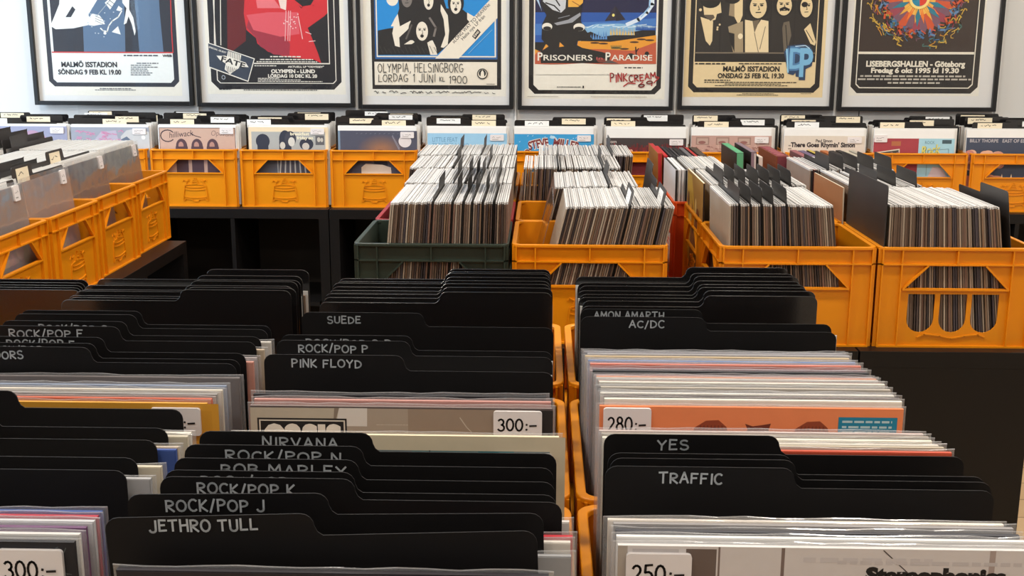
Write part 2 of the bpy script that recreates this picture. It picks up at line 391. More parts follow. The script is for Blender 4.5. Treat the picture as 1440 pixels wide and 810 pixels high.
# ------------------------------------------------------------------ crates
CW, CD, CH = .350, .334, .229
def rrect(w, d, r, n=5):
    P = []
    for cx, cy, a in ((w/2-r, d/2-r, 0), (-w/2+r, d/2-r, 90), (-w/2+r, -d/2+r, 180), (w/2-r, -d/2+r, 270)): P += arc(cx, cy, r, r, a, a+90, n)
    return P
def crate_proto(m, slots=False):
    e = empty('record_crate'); body = MB(); ems = []
    for s in range(4):
        L = CW if s % 2 == 0 else CD; off = (CD if s % 2 == 0 else CW)/2-.0095
        M = Matrix.Rotation(R(90*s), 4, 'Z') @ Matrix.Translation((0, -off, 0))
        hw = L/2-.0085; k = L/CW
        hole = [(-.113*k, CH-.093), (.113*k, CH-.093), (.063*k, CH-.043), (-.063*k, CH-.043)]
        holes = [hole]
        if slots and s == 0:
            for c in (-.0835, -.012, .0585):
                c += .012
                holes.append([(c-.030, CH-.107), (c-.030, CH-.165)] + arc(c, CH-.165, .030, .030, 180, 360, 10)[1:-1] + [(c+.030, CH-.165), (c+.030, CH-.107)])
        vs, fs = panel_with_holes([(-hw, .001), (hw, .001), (hw, CH-.002), (-hw, CH-.002)], holes, .0022)
        body.add(vs, fs, m, M)
        b = lambda x0, x1, z0, z1, p=.0085: body.box(((x0+x1)/2, -p/2, (z0+z1)/2), (x1-x0, p, z1-z0), m, M)
        b(-hw, hw, CH-.0405, CH-.0375)                     # band under the rim
        b(-hw, hw, 0, .004, .0090)                         # foot flange
        for x in (-.122*k, .122*k): b(x-.0015, x+.0015, .004, CH-.004, .0088)
        b(-.0015, .0015, CH-.0375, CH-.004, .0088)
        b(-.118*k, .118*k, CH-.0975, CH-.0935, .0092)
        for q in (-1, 1):
            body.strip([(q*.0645*k, CH-.042), (q*.1155*k, CH-.0935)], .0038, -.0088, 0, m, M)
            b(q*(hw-.0015)-.0015, q*(hw-.0015)+.0015, .004, CH-.004)
        em = MB(); ems.append(em)
        if not (slots and s == 0):
            # raised tub emblem
            z = lambda v: v-.004
            S = lambda P, wd=.0022, closed=False: em.strip([(p[0], z(p[1])) for p in P], wd, -.0040, -.0008, m, M, closed)
            S(arc(0, .086, .042, .0065, 0, 360, 18)); S([(-.042, .086), (-.049, .036), (-.049, .027)]); S([(.042, .086), (.049, .036), (.049, .027)])
            S(arc(0, .076, .044, .007, 200, 340, 8)); S(arc(0, .046, .049, .008, 190, 350, 8))
            S([(-.049, .027), (-.044, .027), (-.040, .034), (-.014, .031), (-.010, .024), (.010, .024), (.014, .031), (.040, .034), (.044, .027), (.049, .027)])
            S([(-.012, .095), (.012, .095), (.010, .102), (-.010, .102)], closed=True); S([(-.009, .104), (.009, .104), (.007, .110), (-.007, .110)], closed=True)
            S([(-.004, .112), (.004, .112), (.003, .118), (-.003, .118)], closed=True)
            for q in (-1, 1):
                S([(q*.036, .094), (q*.032, .104), (q*.022, .108)]); S([(q*.032, .104), (q*.044, .110), (q*.048, .104)]); S([(q*.032, .104), (q*.026, .112)])
        else:
            S2 = lambda P: em.strip(P, .003, -.0042, -.0008, m, M)
            S2([(-.075, .022), (-.06, .030), (-.025, .026), (0, .020), (.03, .026), (.06, .030), (.075, .024)])
    kid(e, body.build('body', e))
    ring = MB(); o_, i_ = rrect(CW, CD, .022), rrect(CW-.021, CD-.021, .014); n = len(o_)
    vs = [(p[0], p[1], z) for z in (CH-.007, CH) for L in (o_, i_) for p in L]
    fs = []
    for j in range(n):
        q = (j+1) % n
        fs += [(j, q, n+q, n+j), (2*n+j, 2*n+q, 3*n+q, 3*n+j), (j, q, 2*n+q, 2*n+j), (n+j, n+q, 3*n+q, 3*n+j)]
    ring.add(vs, fs, m); kid(e, ring.build('rim', e, .0015))
    kid(e, MB().box((0, 0, .0025), (CW-.020, CD-.020, .005), m).build('base', e))
    for em in ems: kid(e, em.build('embossed_logo', e))
    return e
PROTO = {k: crate_proto(m, s) for k, m, s in (('o', M_ORANGE, 0), ('g', M_GREEN, 0), ('r', M_MAROON, 0), ('x', M_REDOR, 0), ('s', M_ORANGE, 1))}
USED = set()
def crate(kind, x, y, label, rz=0, group=None):
    p = PROTO[kind]
    if kind in USED: e = dup(p, (x, y, TBL), (0, 0, rz))
    else: e = p; e.location = (x, y, TBL); e.rotation_euler = (0, 0, rz); USED.add(kind)
    for k in ('label', 'category', 'group'):
        if k in e: del e[k]
    return tag(e, label, 'crate', group)
FLOOR = TBL+.0055
# crates along the wall
REAR_X = [-2.106+.3595*i for i in range(12)]
REAR_Y = 4.54+CD/2
REAR_NAMES = ['the end crate with the violet-grey cover', 'the crate with the pink-patterned grey cover', 'the crate with the beige cover with script title', 'the crate with the dark heads on blue-grey cover',
    'the crate with the dusky cover with a round sticker', 'the crate with the pale blue cover', 'the crate with the bright blue cover with arched title', 'the crate with the black and red cover',
    'the crate with the pink-brown drawing cover', 'the crate with the white cover with black slab title', 'the crate with the half red half pale blue cover', 'the crate with the sunset clouds cover']
for x, nme in zip(REAR_X, REAR_NAMES): crate('o', x, REAR_Y, 'orange plastic crate against the wall, ' + nme)
# crates on the end-on cabinets: four columns, four deep
MX = [-.248, .108, .571, .924]; MY = [2.53+CD/2+.336*i for i in range(4)]
MK = [['g', 'r', 'o', 'o'], ['o', 'o', 'o', 'o'], ['o', 'o', 'x', 'o'], ['s', 'o', 'o', 'o']]
MC = ['the column that starts with the dark green crate', 'the orange column beside the dark green crate', 'the column with the grey divider tabs', 'the column with the slotted crate']
ORD = ['front', 'second', 'third', 'last']
for c in range(4):
    for r in range(4):
        k = MK[c][r]
        crate(k, MX[c]-(.03 if (c == 2 and r > 1) or (c == 3 and r == 3) else 0), MY[r], '%s plastic record crate, %s of %s' % ({'g': 'dark green', 'r': 'dark red', 'x': 'red-orange', 'o': 'orange', 's': 'slotted orange'}[k], ORD[r], MC[c]))
# crates seen side-on on the side cabinet
LY = [2.33+.339*i for i in range(5)]; LX = -1.24-CW/2
LT = R(1.6)
for i, y_ in enumerate(LY):
    crate('o', LX-.012*max(0, i-2), y_, 'orange crate in the row seen side-on, %s' % ['partly cut off by the picture edge', 'second from the picture edge', 'with two cream-tabbed dividers', 'with the small cream-tabbed divider behind', 'the end one near the wall row'][i])
for i, y_ in enumerate(LY[1:]):
    crate('o', LX-.362, y_, 'orange crate backing the row seen side-on, %s' % ['first', 'second', 'third', 'last'][i])
# crates of the browsing table
FY = [.928, 1.272, 1.663]; FXC = {'D': -.851, 'C': -.497, 'B': -.143, 'A': .213}
for c, nme in (('D', 'outermost black-divider column'), ('C', 'column with the yellow-edged record'), ('B', 'column with the grey record priced 300'), ('A', 'column with the orange record priced 280')):
    for r in range(3):
        if c == 'D' and r < 1: continue
        crate('o', FXC[c], FY[r], 'orange crate under the records, %s of the %s' % (['front one', 'middle one', 'far one'][r], nme))

# ------------------------------------------------------------------ framed posters
FR = [(-2.203, -1.509, 1.140), (-1.493, -.811, 1.136), (-.795, -.127, 1.131), (-.108, .556, 1.129), (.577, 1.239, 1.1325), (1.255, 1.925, 1.1305)]
ORG = [(40, 5.225), (270, 5.225), (495, 5.125), (720, 5.0625), (940, 5.0625), (1165, 5.0)]
P_Y, FH = 5.008, 0.98
BK, WH, CRM = ink(30, 29, 30), ink(226, 224, 216), ink(224, 208, 176)
def poster(i, label, draw, paper=ink(224, 220, 208)):
    xl, xr, zb = FR[i]; xc = (xl+xr)/2; W = xr-xl
    e = empty('framed_poster', (xc, P_Y, zb)); fb = .0175
    f = MB()
    for k in (-1, 1): f.box((k*(W/2-fb/2), -.0025, FH/2), (fb, .025, FH), M_FRAME)
    for z in (fb/2, FH-fb/2): f.box((0, -.0025, z), (W-2*fb, .025, fb), M_FRAME)
    f.build('frame', e, .0015)
    MB().box((0, .004, FH/2), (W-2*fb, .006, FH-2*fb), M_MAT).build('mount', e)
    MB().add([(-W/2+fb, -.0062, fb), (W/2-fb, -.0062, fb), (W/2-fb, -.0062, FH-fb), (-W/2+fb, -.0062, FH-fb)], [(0, 1, 2, 3)], M_GLASS).build('glass', e)
    ox, sc = ORG[i]
    def q(x, y):
        p = at(ox+x/sc, y/sc, P_Y); return (p.x-xc, p.z-zb)
    A = Art(None, .000012 if i == 5 else .00003, -.0008); A.q = q; A.m = 1/(sc*325); A.paper = paper
    A.T = lambda body, x0, x1, y, h, m, bold=.02, **k: A.text(body, q(x0, y)[0], q(x1, y)[0], q((x0+x1)/2, y)[1], h*A.m, m, bold, **k)
    A.R = lambda x0, y0, x1, y1, m: A.rect(q(x0, y1)[0], q(x0, y1)[1], q(x1, y1)[0], q(x1, y0)[1], m)
    A.P = lambda pts, m: A.poly([q(*p) for p in pts], m)
    A.E = lambda cx, cy, rx, ry, m: A.ell(*q(cx, cy), rx*A.m, ry*A.m, m)
    A.L = lambda pts, wd, m, closed=False: A.line([q(*p) for p in pts], wd*A.m, m, closed)
    A.S = lambda x0, x1, y, h, m, seed=0: A.smallprint(q(x0, y)[0], q(x1, y)[0], q(x0, y)[1], h*A.m, m, seed)
    def band(x0, x1, y0, ch, m, top=FH-.09):
        """column with cut corners whose foot stands between the two crop positions"""
        a, b, z = q(x0, y0)[0], q(x1, y0)[0], q(x0, y0)[1]; c = ch*A.m
        A.poly([(a+c, z), (b-c, z), (b, z+c), (b, top-c), (b-c, top), (a+c, top), (a, top-c), (a, z+c)], m)
    A.B = band
    def sheet(x0, x1, y0, top=FH-.06):
        a, b, z = q(x0, y0)[0], q(x1, y0)[0], q(x0, y0)[1]; A.rect(a, z, b, top, A.paper)
    A.sheet = sheet
    draw(A); A.build('poster_print', e)
    return tag(e, label, 'poster')
def p1(A):
    nav, blu, wht, red = ink(44, 48, 58), ink(86, 110, 138), ink(224, 226, 222), ink(190, 60, 60)
    A.sheet(120, 1130, 700); A.B(155, 1110, 635, 40, nav); A.B(186, 1072, 605, 25, wht, FH-.12)
    A.R(186, -900, 1060, 384, nav)
    A.P([(408, 384), (400, 180), (440, 60), (470, -140), (700, -140), (712, 384)], blu)
    A.P([(815, 384), (800, 200), (778, 0), (760, -140), (950, -140), (965, 100), (992, 384)], blu)
    # seated bare-armed guitarist with a dark guitar
    A.P([(230, -120), (226, 30), (186, 130), (160, 190), (200, 215), (330, 208), (440, 184), (470, 160), (450, 100), (480, 40), (540, -60), (560, -140)], wht)
    A.P([(322, 45), (272, 126), (312, 126), (345, 70)], nav)
    A.P([(440, 110), (470, 55), (520, 0), (600, -60), (680, -60), (700, 60), (690, 110), (630, 180), (590, 235), (545, 230), (470, 180)], blu)
    A.P([(450, 120), (470, 100), (520, 112), (545, 140), (562, 178), (520, 182), (480, 190), (420, 182), (430, 150)], wht)
    for y0, dy in ((118, 4), (136, 6), (152, 8)): A.L([(490, y0), (548, y0+dy+18)], 3, nav)
    A.P([(560, 20), (640, -50), (665, -30), (600, 70)], wht); A.L([(500, 120), (650, -60)], 5, ink(150, 160, 168)); A.L([(575, 20), (612, 50)], 4, nav); A.L([(592, 0), (632, 30)], 4, nav)
    A.P([(680, -140), (690, 20), (720, 60), (700, 180), (720, 170), (735, 120), (760, 180), (780, 262), (788, 230), (770, 130), (740, 70), (740, -140)], wht)
    A.P([(645, 75), (662, 42), (692, 66), (672, 82)], wht); A.P([(612, 235), (658, 192), (678, 254)], wht)
    A.L([(685, 80), (660, 125), (615, 155), (590, 190), (578, 232), (548, 226), (530, 208)], 9, wht); A.E(562, 244, 11, 10, wht)
    for k in range(16): A.E(430+rnd.random()*200, 80+rnd.random()*200, 5, 4, ink(180, 190, 200))
    A.L([(1035, -300), (1052, 230), (1062, 384)], 7, red); A.R(172, 382, 1064, 388, red)
    A.T('MALM\u00d6 ISSTADION', 243, 652, 492, 38, nav, .035); A.T('S\u00d6NDAG 9 FEB KL 19.00', 220, 682, 546, 35, nav, .035)
    A.S(700, 955, 412, 9, ink(70, 74, 84), 1); A.T('WEB', 985, 1055, 418, 17, nav, .04)
    A.S(795, 955, 468, 7, ink(90, 94, 100), 2)
    for k in range(6): A.S(752, 870+60*rnd.random()+80*(k == 1), 482+14*k, 6, ink(90, 94, 100), k)
    A.S(525, 760, 653, 6, ink(90, 94, 100), 8); A.S(490, 790, 663, 5, ink(90, 94, 100), 9)
poster(0, 'framed poster of a bare-armed guitarist, first along the wall by the pale corner', p1)
def p2(A):
    bk, red, dred, pnk, crm = ink(28, 27, 32), ink(196, 42, 50), ink(96, 26, 30), ink(206, 82, 92), ink(226, 220, 208)
    A.sheet(118, 1130, 690); A.B(145, 1100, 655, 55, bk); A.B(185, 1062, 612, 22, crm, FH-.11); A.B(191, 1056, 607, 20, bk, FH-.112)
    A.P([(250, -900), (395, -900), (395, 300), (300, 375), (260, 370)], dred)
    A.P([(395, -200), (380, 100), (400, 220), (470, 280), (480, 320), (560, 380), (700, 420), (900, 440), (950, 466), (925, 390), (890, 300), (850, 205), (970, 120), (1000, 90), (990, -20), (930, -60), (860, -200)], red)
    A.P([(400, 200), (470, 280), (500, 340), (600, 400), (715, 410), (720, 320), (640, 230), (560, 130), (420, 130)], ink(150, 44, 60))
    A.P([(400, 110), (560, 90), (780, 90), (790, 250), (650, 270), (450, 220)], pnk)
    A.P([(620, -60), (700, -60), (690, 75), (650, 60)], ink(222, 200, 190)); A.P([(470, 0), (600, -10), (650, 60), (480, 60)], ink(214, 110, 116))
    A.P([(740, -20), (800, 60), (870, 40), (930, -60), (800, -80)], bk); A.L([(745, 0), (810, 52), (890, 40), (960, -20)], 10, red)
    for x in (690, 710, 724): A.L([(x, 80), (x-6, 300)], 5, ink(222, 170, 172))
    A.L([(780, 120), (812, 285)], 6, ink(226, 180, 180)); A.L([(835, 235), (875, 250)], 5, ink(226, 190, 190)); A.L([(860, 305), (905, 300)], 5, ink(226, 190, 190))
    for k in range(18): A.E(670+110*rnd.random(), 90+120*rnd.random(), 5, 4, ink(228, 190, 190))
    A.R(1008, -900, 1014, 472, crm); A.R(455, 464, 1014, 470, crm)
    for x in (165, 212): A.L([(x-8, -500), (x, 330)], 6, crm)
    # special-guest badge
    A.P([(113, 310), (462, 430), (414, 602), (122, 495)], crm); A.P([(119, 318), (454, 434), (410, 593), (128, 489)], ink(52, 60, 74))
    A.P([(265, 375), (362, 405), (345, 500), (280, 545), (240, 510)], crm)
    for k in range(7): A.L([(272+13*k, 380+4*k), (272+13*k, 415+5*k)], 4, bk); 
    for k in range(6): A.L([(255+14*k, 484+4*k), (262+11*k, 530)], 4, bk)
    A.P([(180, 408), (215, 410), (240, 408), (395, 460), (416, 494), (330, 488), (240, 462), (205, 440)], crm)
    a0 = A.q(212, 447); A.text('FATE', a0[0], a0[0]+180*A.m, a0[1], 38*A.m, bk, .03, ang=-.30)
    A.T('SPECIAL GUEST', 122, 255, 350, 12, crm, .02, ang=-.32)
    A.S(575, 800, 420, 8, crm, 1); A.S(500, 890, 440, 7, crm, 2); A.S(475, 920, 456, 6, crm, 3)
    A.S(460, 620, 486, 6, crm, 4); A.T('AKTUELL LP "ODYSSEY"', 705, 970, 497, 13, crm, .03)
    A.T('OLYMPEN - LUND', 582, 905, 536, 26, crm, .045); A.T('L\u00d6RDAG 10 DEC KL 20', 560, 920, 570, 24, crm, .04)
    for k in range(3): A.S(485, 640+160*k, 578+11*k, 5, crm, k)
    A.E(232, 568, 14, 16, ink(160, 166, 176)); A.E(232, 568, 9, 11, bk)
    A.S(200, 290, 659, 5, bk, 6); A.S(380, 920, 663, 5, bk, 7)
poster(1, 'framed black poster with a red-suited guitarist and slanted badge', p2)
def face(A, cx, cy, rx, ry, skin, dark, hair=True, open_mouth=False, side=1):
    if hair: A.E(cx, cy-ry*.25, rx*1.5, ry*1.35, dark)
    A.E(cx, cy, rx, ry, skin)
    for k in (-1, 1): A.E(cx+k*rx*.42, cy-ry*.15, rx*.2, ry*.08, dark); A.L([(cx+k*rx*.65, cy-ry*.32), (cx+k*rx*.2, cy-ry*.28)], rx*.1, dark)
    A.L([(cx, cy-ry*.1), (cx+side*rx*.14, cy+ry*.25), (cx-side*rx*.05, cy+ry*.27)], rx*.09, dark)
    if open_mouth: A.E(cx, cy+ry*.52, rx*.3, ry*.18, dark)
    else: A.L([(cx-rx*.3, cy+ry*.52), (cx+rx*.3, cy+ry*.5)], rx*.12, dark)
def p3(A):
    bk, blu, crm, gry = ink(32, 30, 30), ink(28, 132, 200), ink(228, 218, 200), ink(120, 112, 106)
    A.sheet(95, 1110, 690); A.R(148, -900, 1075, 642, bk); A.R(165, 448, 1045, 612, crm)
    A.R(168, -900, 1048, 425, ink(36, 90, 150)); A.R(178, -900, 1038, 411, crm); A.R(186, -900, 1028, 402, blu)
    # four long-haired men in dark clothes
    A.P([(186, 220), (260, 205), (300, 200), (340, 60), (330, -80), (640, -80), (680, 60), (800, 70), (870, 130), (850, 190), (720, 300), (610, 396), (186, 396)], bk)
    A.P([(640, 30), (690, 110), (700, 220), (690, 320), (660, 345), (640, 340), (672, 250), (660, 140), (638, 80)], crm); A.P([(830, 90), (880, 120), (860, 170), (830, 140)], crm)
    A.P([(310, 130), (330, 100), (345, 190), (420, 150), (440, 160), (400, 215), (340, 270), (345, 340), (310, 330), (290, 240), (300, 190), (280, 190)], crm)
    A.P([(540, 300), (580, 290), (605, 340), (615, 396), (565, 396)], crm); A.P([(375, 320), (420, 290), (470, 290), (430, 318)], crm)
    A.E(290, -5, 42, 45, crm); A.L([(270, -20), (312, -18)], 6, bk)
    face(A, 395, -10, 38, 60, gry, bk); face(A, 552, 5, 34, 62, crm, bk, True, True); face(A, 748, 35, 38, 62, crm, bk, True, True)
    A.E(500, 215, 92, 100, bk); face(A, 505, 225, 42, 66, crm, bk, True, True); A.L([(560, 130), (605, 200), (590, 260)], 14, gry); A.L([(430, 180), (390, 280)], 12, ink(90, 84, 80))
    for k in range(14): A.L([(200+30*k, 330+10*(k % 3)), (225+30*k, 385)], 3, ink(66, 62, 60))
    # diagonal banner
    A.P([(600, 422), (770, 422), (1048, 130), (1048, -60)], crm)
    t0 = A.q(735, 315); A.text('\u00bbLONG WAY TO HEAVEN\u00ab', t0[0], t0[0]+372*A.m, t0[1], 26*A.m, bk, .01, ang=.80)
    t0 = A.q(800, 292); A.text('Helix nya LP fr\u00e5n', t0[0], t0[0]+228*A.m, t0[1], 24*A.m, bk, .01, ang=.80)
    A.P([(865, 262), (905, 208), (928, 232), (890, 284)], bk); t0 = A.q(885, 270); A.text('EMI', t0[0], t0[0]+48*A.m, t0[1], 17*A.m, crm, .02, ang=.85)
    A.L([(840, 385), (1010, 215)], 5, ink(110, 170, 210)); A.L([(850, 375), (1000, 225)], 4, ink(110, 170, 210))
    u0, v0 = A.q(188, 520); u1 = A.q(800, 528)[0]; A.hand('OLYMPIA, HELSINGBORG', u0, u1, v0, 62*A.m, 4.4*A.m, bk, seed=3)
    u0, v0 = A.q(192, 588); u1 = A.q(402, 588)[0]; A.hand('L\u00d6RDAG', u0, u1, v0, 54*A.m, 4.4*A.m, bk, seed=4)
    u0, v0 = A.q(440, 592); u1 = A.q(600, 592)[0]; A.hand('1 JUNI', u0, u1, v0, 56*A.m, 4.4*A.m, bk, seed=5)
    u0, v0 = A.q(632, 586); u1 = A.q(668, 588)[0]; A.hand('KL', u0, u1, v0, 30*A.m, 4.2*A.m, bk, seed=6)
    u0, v0 = A.q(700, 600); u1 = A.q(828, 602)[0]; A.hand('1900', u0, u1, v0, 54*A.m, 4.4*A.m, bk, seed=7)
    A.E(940, 532, 38, 38, bk); A.E(940, 532, 31, 31, crm); A.E(940, 528, 26, 26, bk); A.P([(925, 560), (955, 560), (950, 520), (940, 505), (930, 520)], crm)
    A.R(968, 604, 1030, 607, bk)
    u0, v0 = A.q(160, 668); A.scribble(u0, A.q(1045, 672)[0], v0-4*A.m, 18*A.m, 4*A.m, bk, 5)
poster(2, 'framed blue poster of a long-haired band with a diagonal cream banner', p3)
def p4(A):
    bk, crm, nav, blu, lbl, org, rst, red = ink(34, 31, 30), ink(228, 222, 208), ink(34, 34, 66), ink(40, 84, 160), ink(130, 176, 212), ink(222, 150, 48), ink(186, 88, 60), ink(170, 42, 40)
    A.sheet(88, 1085, 702); A.B(118, 1058, 668, 42, bk); A.B(152, 1026, 640, 36, crm, FH-.11)
    A.R(163, -900, 1022, 330, nav); A.R(163, 90, 1022, 330, blu); A.P([(163, 170), (480, 160), (760, 150), (1024, 130), (1024, 250), (163, 250)], ink(66, 116, 184))
    A.P([(480, 205), (600, 170), (760, 168), (900, 175), (1024, 190), (1024, 300), (480, 300)], lbl)
    for k in range(14): A.L([(500+36*k, 190+10*sin(k)), (540+38*k, 184+10*cos(k*2))], 5, ink(206, 224, 232))
    A.L([(1000, -200), (1000, 30), (960, 90), (900, 140), (820, 175)], 26, ink(214, 226, 238)); A.L([(990, -100), (978, 50), (920, 120)], 10, ink(150, 190, 226))
    A.P([(195, -200), (190, 0), (215, 90), (235, 150), (205, 60), (175, 0), (180, -200)], ink(180, 206, 230))
    A.P([(735, 40), (660, 150), (808, 140)], ink(50, 44, 56)); A.P([(735, 40), (740, 150), (808, 140)], ink(36, 32, 44)); A.E(722, 108, 9, 10, ink(230, 214, 120))
    A.P([(490, 250), (560, 225), (640, 262), (760, 245), (900, 220), (1022, 200), (1022, 330), (490, 330)], bk)
    for k in range(26): A.P([(690+7*k, 250), (693+7*k, 190+30*rnd.random()), (699+7*k, 250)], ink(220, 186, 110) if k % 3 else lbl)
    for k in range(16): A.P([(880+9*k, 215), (884+9*k, 170+20*rnd.random()), (890+9*k, 215)], blu)
    for k in range(10): A.P([(500+18*k, 280), (508+18*k, 215+35*rnd.random()), (516+18*k, 280)], ink(90, 140, 196))
    A.P([(463, 330), (470, 292), (700, 298), (860, 275), (1026, 250), (1026, 455), (163, 458), (163, 330), (260, 312)], org)
    A.P([(163, 390), (200, 350), (640, 350), (860, 360), (1026, 300), (1026, 455), (163, 458)], rst)
    A.P([(163, 300), (250, 300), (210, 370), (163, 350)], bk)
    # caped crouching figure
    A.P([(215, -200), (205, 30), (245, 110), (215, 170), (210, 280), (260, 330), (200, 370), (205, 450), (690, 450), (700, 390), (640, 370), (500, 340), (460, 320), (470, 290), (580, 290), (520, 210), (490, 150), (495, 60), (520, -200)], bk)
    A.P([(230, -60), (390, -60), (380, 60), (350, 90), (290, 70), (220, 10)], ink(196, 198, 202)); A.L([(240, 20), (300, 40), (340, 80)], 9, bk); A.L([(300, -20), (340, 40)], 9, bk)
    A.P([(400, 0), (510, -60), (505, 20), (470, 50), (400, 50)], ink(226, 170, 70)); A.L([(430, 10), (480, 40)], 6, ink(150, 90, 40))
    A.P([(300, 165), (400, 140), (485, 90), (490, 110), (430, 160), (320, 180)], ink(150, 152, 158)); A.L([(330, 130), (410, 110)], 5, ink(130, 132, 140))
    A.E(250, 190, 36, 26, crm); A.E(250, 202, 28, 14, bk); A.E(478, 194, 40, 27, crm); A.E(476, 206, 32, 15, bk)
    A.P([(340, 300), (372, 330), (336, 335)], org)
    for cx, cy in ((740, 340), (800, 348), (870, 300), (920, 280), (980, 286), (650, 310), (590, 305)): A.E(cx, cy, 32, 6, ink(70, 46, 34))
    for k in range(9): A.L([(710+8*k, 348), (704+9*k, 325)], 4, ink(110, 110, 60))
    A.L([(885, 400), (880, 335)], 8, bk); A.L([(884, 370), (900, 345)], 6, bk); A.E(845, 400, 30, 20, bk); A.E(960, 385, 16, 18, bk); A.P([(640, 450), (690, 425), (760, 452)], ink(90, 80, 76)); A.E(640, 430, 36, 14, ink(120, 60, 50))
    A.P([(163, 456), (300, 462), (500, 450), (700, 462), (860, 455), (1026, 462), (1026, 530), (163, 530)], crm)
    A.T('P', 182, 218, 430, 58, crm, .02); A.T('RISONERS', 224, 572, 430, 40, crm, .012); A.T('in', 600, 645, 424, 20, ink(200, 90, 90), .01)
    A.T('P', 665, 702, 430, 58, crm, .02); A.T('ARADISE', 706, 998, 430, 40, crm, .012)
    A.S(800, 930, 486, 8, bk, 3); A.S(320, 490, 621, 5, bk, 4); A.R(502, 610, 512, 628, bk)
    u0, v0 = A.q(700, 585); A.hand('PINK', u0, u0+118*A.m, v0, 56*A.m, 8*A.m, red, seed=2, ang=.06)
    u0, v0 = A.q(836, 584); A.hand('CREAM', u0, u0+186*A.m, v0, 44*A.m, 8*A.m, red, seed=8, ang=.14); A.line([(u0-40*A.m, v0-30*A.m), (u0-10*A.m, v0-6*A.m), (u0+40*A.m, v0-10*A.m)], 8*A.m, red)
    u0, v0 = A.q(900, 622); A.hand('69', u0, u0+100*A.m, v0, 34*A.m, 8*A.m, red, seed=9, ang=.14); A.L([(1010, 590), (1046, 552), (1020, 545)], 8, red)
    A.S(110, 330, 687, 3, ink(150, 140, 130), 5); A.S(560, 960, 689, 3, ink(150, 140, 130), 6)
poster(3, 'framed poster of a desert night with a dark caped figure and small pyramid', p4)
def p5(A):
    bk, tan, gry, lbl = ink(34, 31, 29), ink(222, 200, 156), ink(120, 108, 92), ink(120, 178, 214)
    A.paper = tan
    A.sheet(103, 1095, 690); A.B(138, 1072, 657, 40, bk); A.B(172, 1040, 622, 30, tan, FH-.12); A.R(186, -900, 1044, 440, bk)
    for x0, x1 in ((196, 358), (366, 534), (542, 712), (722, 884), (890, 1046)): A.R(x0, -900, x1, 372, ink(46, 42, 39))
    A.R(186, 374, 1044, 380, gry)
    A.P([(245, 20), (370, 0), (378, 90), (345, 100), (335, 140), (300, 150), (255, 110)], tan); A.E(300, 5, 70, 50, bk); A.P([(228, 120), (318, 150), (312, 290), (295, 325), (265, 290)], tan); A.P([(250, 105), (300, 150), (330, 125), (320, 105)], ink(96, 84, 70)); A.E(228, 70, 10, 10, tan)
    for p in ((365, 175), (350, 195), (348, 210)): A.E(*p, 7, 7, tan)
    A.P([(455, -40), (530, -20), (528, 110), (500, 180), (470, 120)], tan); A.P([(440, 10), (470, 20), (470, 120), (430, 110)], ink(150, 132, 104)); A.E(455, -20, 60, 45, bk); A.P([(425, 190), (530, 150), (532, 372), (460, 372), (440, 280)], ink(160, 142, 112)); A.E(512, 258, 17, 19, ink(230, 214, 180)); A.P([(430, 230), (470, 240), (470, 372), (440, 300)], bk)
    face(A, 640, 50, 58, 76, tan, bk); A.P([(545, 372), (545, 140), (600, 150), (620, 200), (660, 140), (712, 150), (712, 372)], ink(226, 206, 166)); A.P([(598, 150), (612, 235), (650, 140)], ink(110, 96, 78)); A.L([(612, 235), (640, 372)], 5, gry); A.L([(690, 190), (650, 350)], 5, gry)
    face(A, 825, 40, 52, 66, tan, bk); A.P([(790, 62), (825, 46), (865, 64), (860, 80), (825, 66), (795, 82)], bk); A.P([(820, 160), (860, 150), (875, 250), (850, 340), (820, 372), (810, 200)], ink(104, 94, 80)); A.L([(835, 180), (845, 330)], 6, bk)
    face(A, 982, 50, 42, 70, tan, bk); A.E(970, 32, 22, 18, bk); A.P([(965, 210), (1010, 165), (1050, 300), (1040, 325), (1010, 310)], tan); A.L([(980, 215), (1030, 300)], 5, bk)
    A.S(190, 405, 458, 9, bk, 1); A.S(500, 810, 457, 7, bk, 2)
    A.T('MALM\u00d6 ISSTADION', 388, 790, 508, 36, bk, .035); A.T('ONSDAG 25 FEB KL 19.30', 350, 822, 556, 34, bk, .035)
    A.S(255, 440, 574, 7, bk, 3); A.S(255, 915, 588, 6, bk, 4); A.S(400, 800, 600, 5, bk, 5); A.S(330, 850, 611, 5, bk, 6)
    # metallic monogram
    dk, md = ink(46, 66, 96), ink(78, 124, 168)
    A.P([(822, 370), (850, 325), (960, 312), (1015, 335), (1034, 400), (1020, 470), (960, 500), (945, 552), (905, 545), (905, 515), (890, 535), (850, 525)], dk)
    A.P([(832, 365), (858, 338), (872, 480), (862, 510)], md)
    for m, b in ((dk, .11), (md, .085), (lbl, .02)):
        A.T('D', 858, 972, 486, 142, m, b); 
    for m, b in ((dk, .11), (lbl, .03)): A.T('P', 928, 1022, 540, 196, m, b)
    A.L([(842, 350), (850, 515)], 10, ink(150, 200, 228)); A.L([(905, 330), (975, 324), (1004, 345)], 6, ink(190, 220, 238))
    A.S(525, 750, 668, 4, bk, 7); A.S(485, 780, 678, 4, bk, 8); A.S(940, 1015, 668, 3, bk, 9)
poster(4, 'framed tan poster with five portraits side by side and a blue metallic monogram', p5)
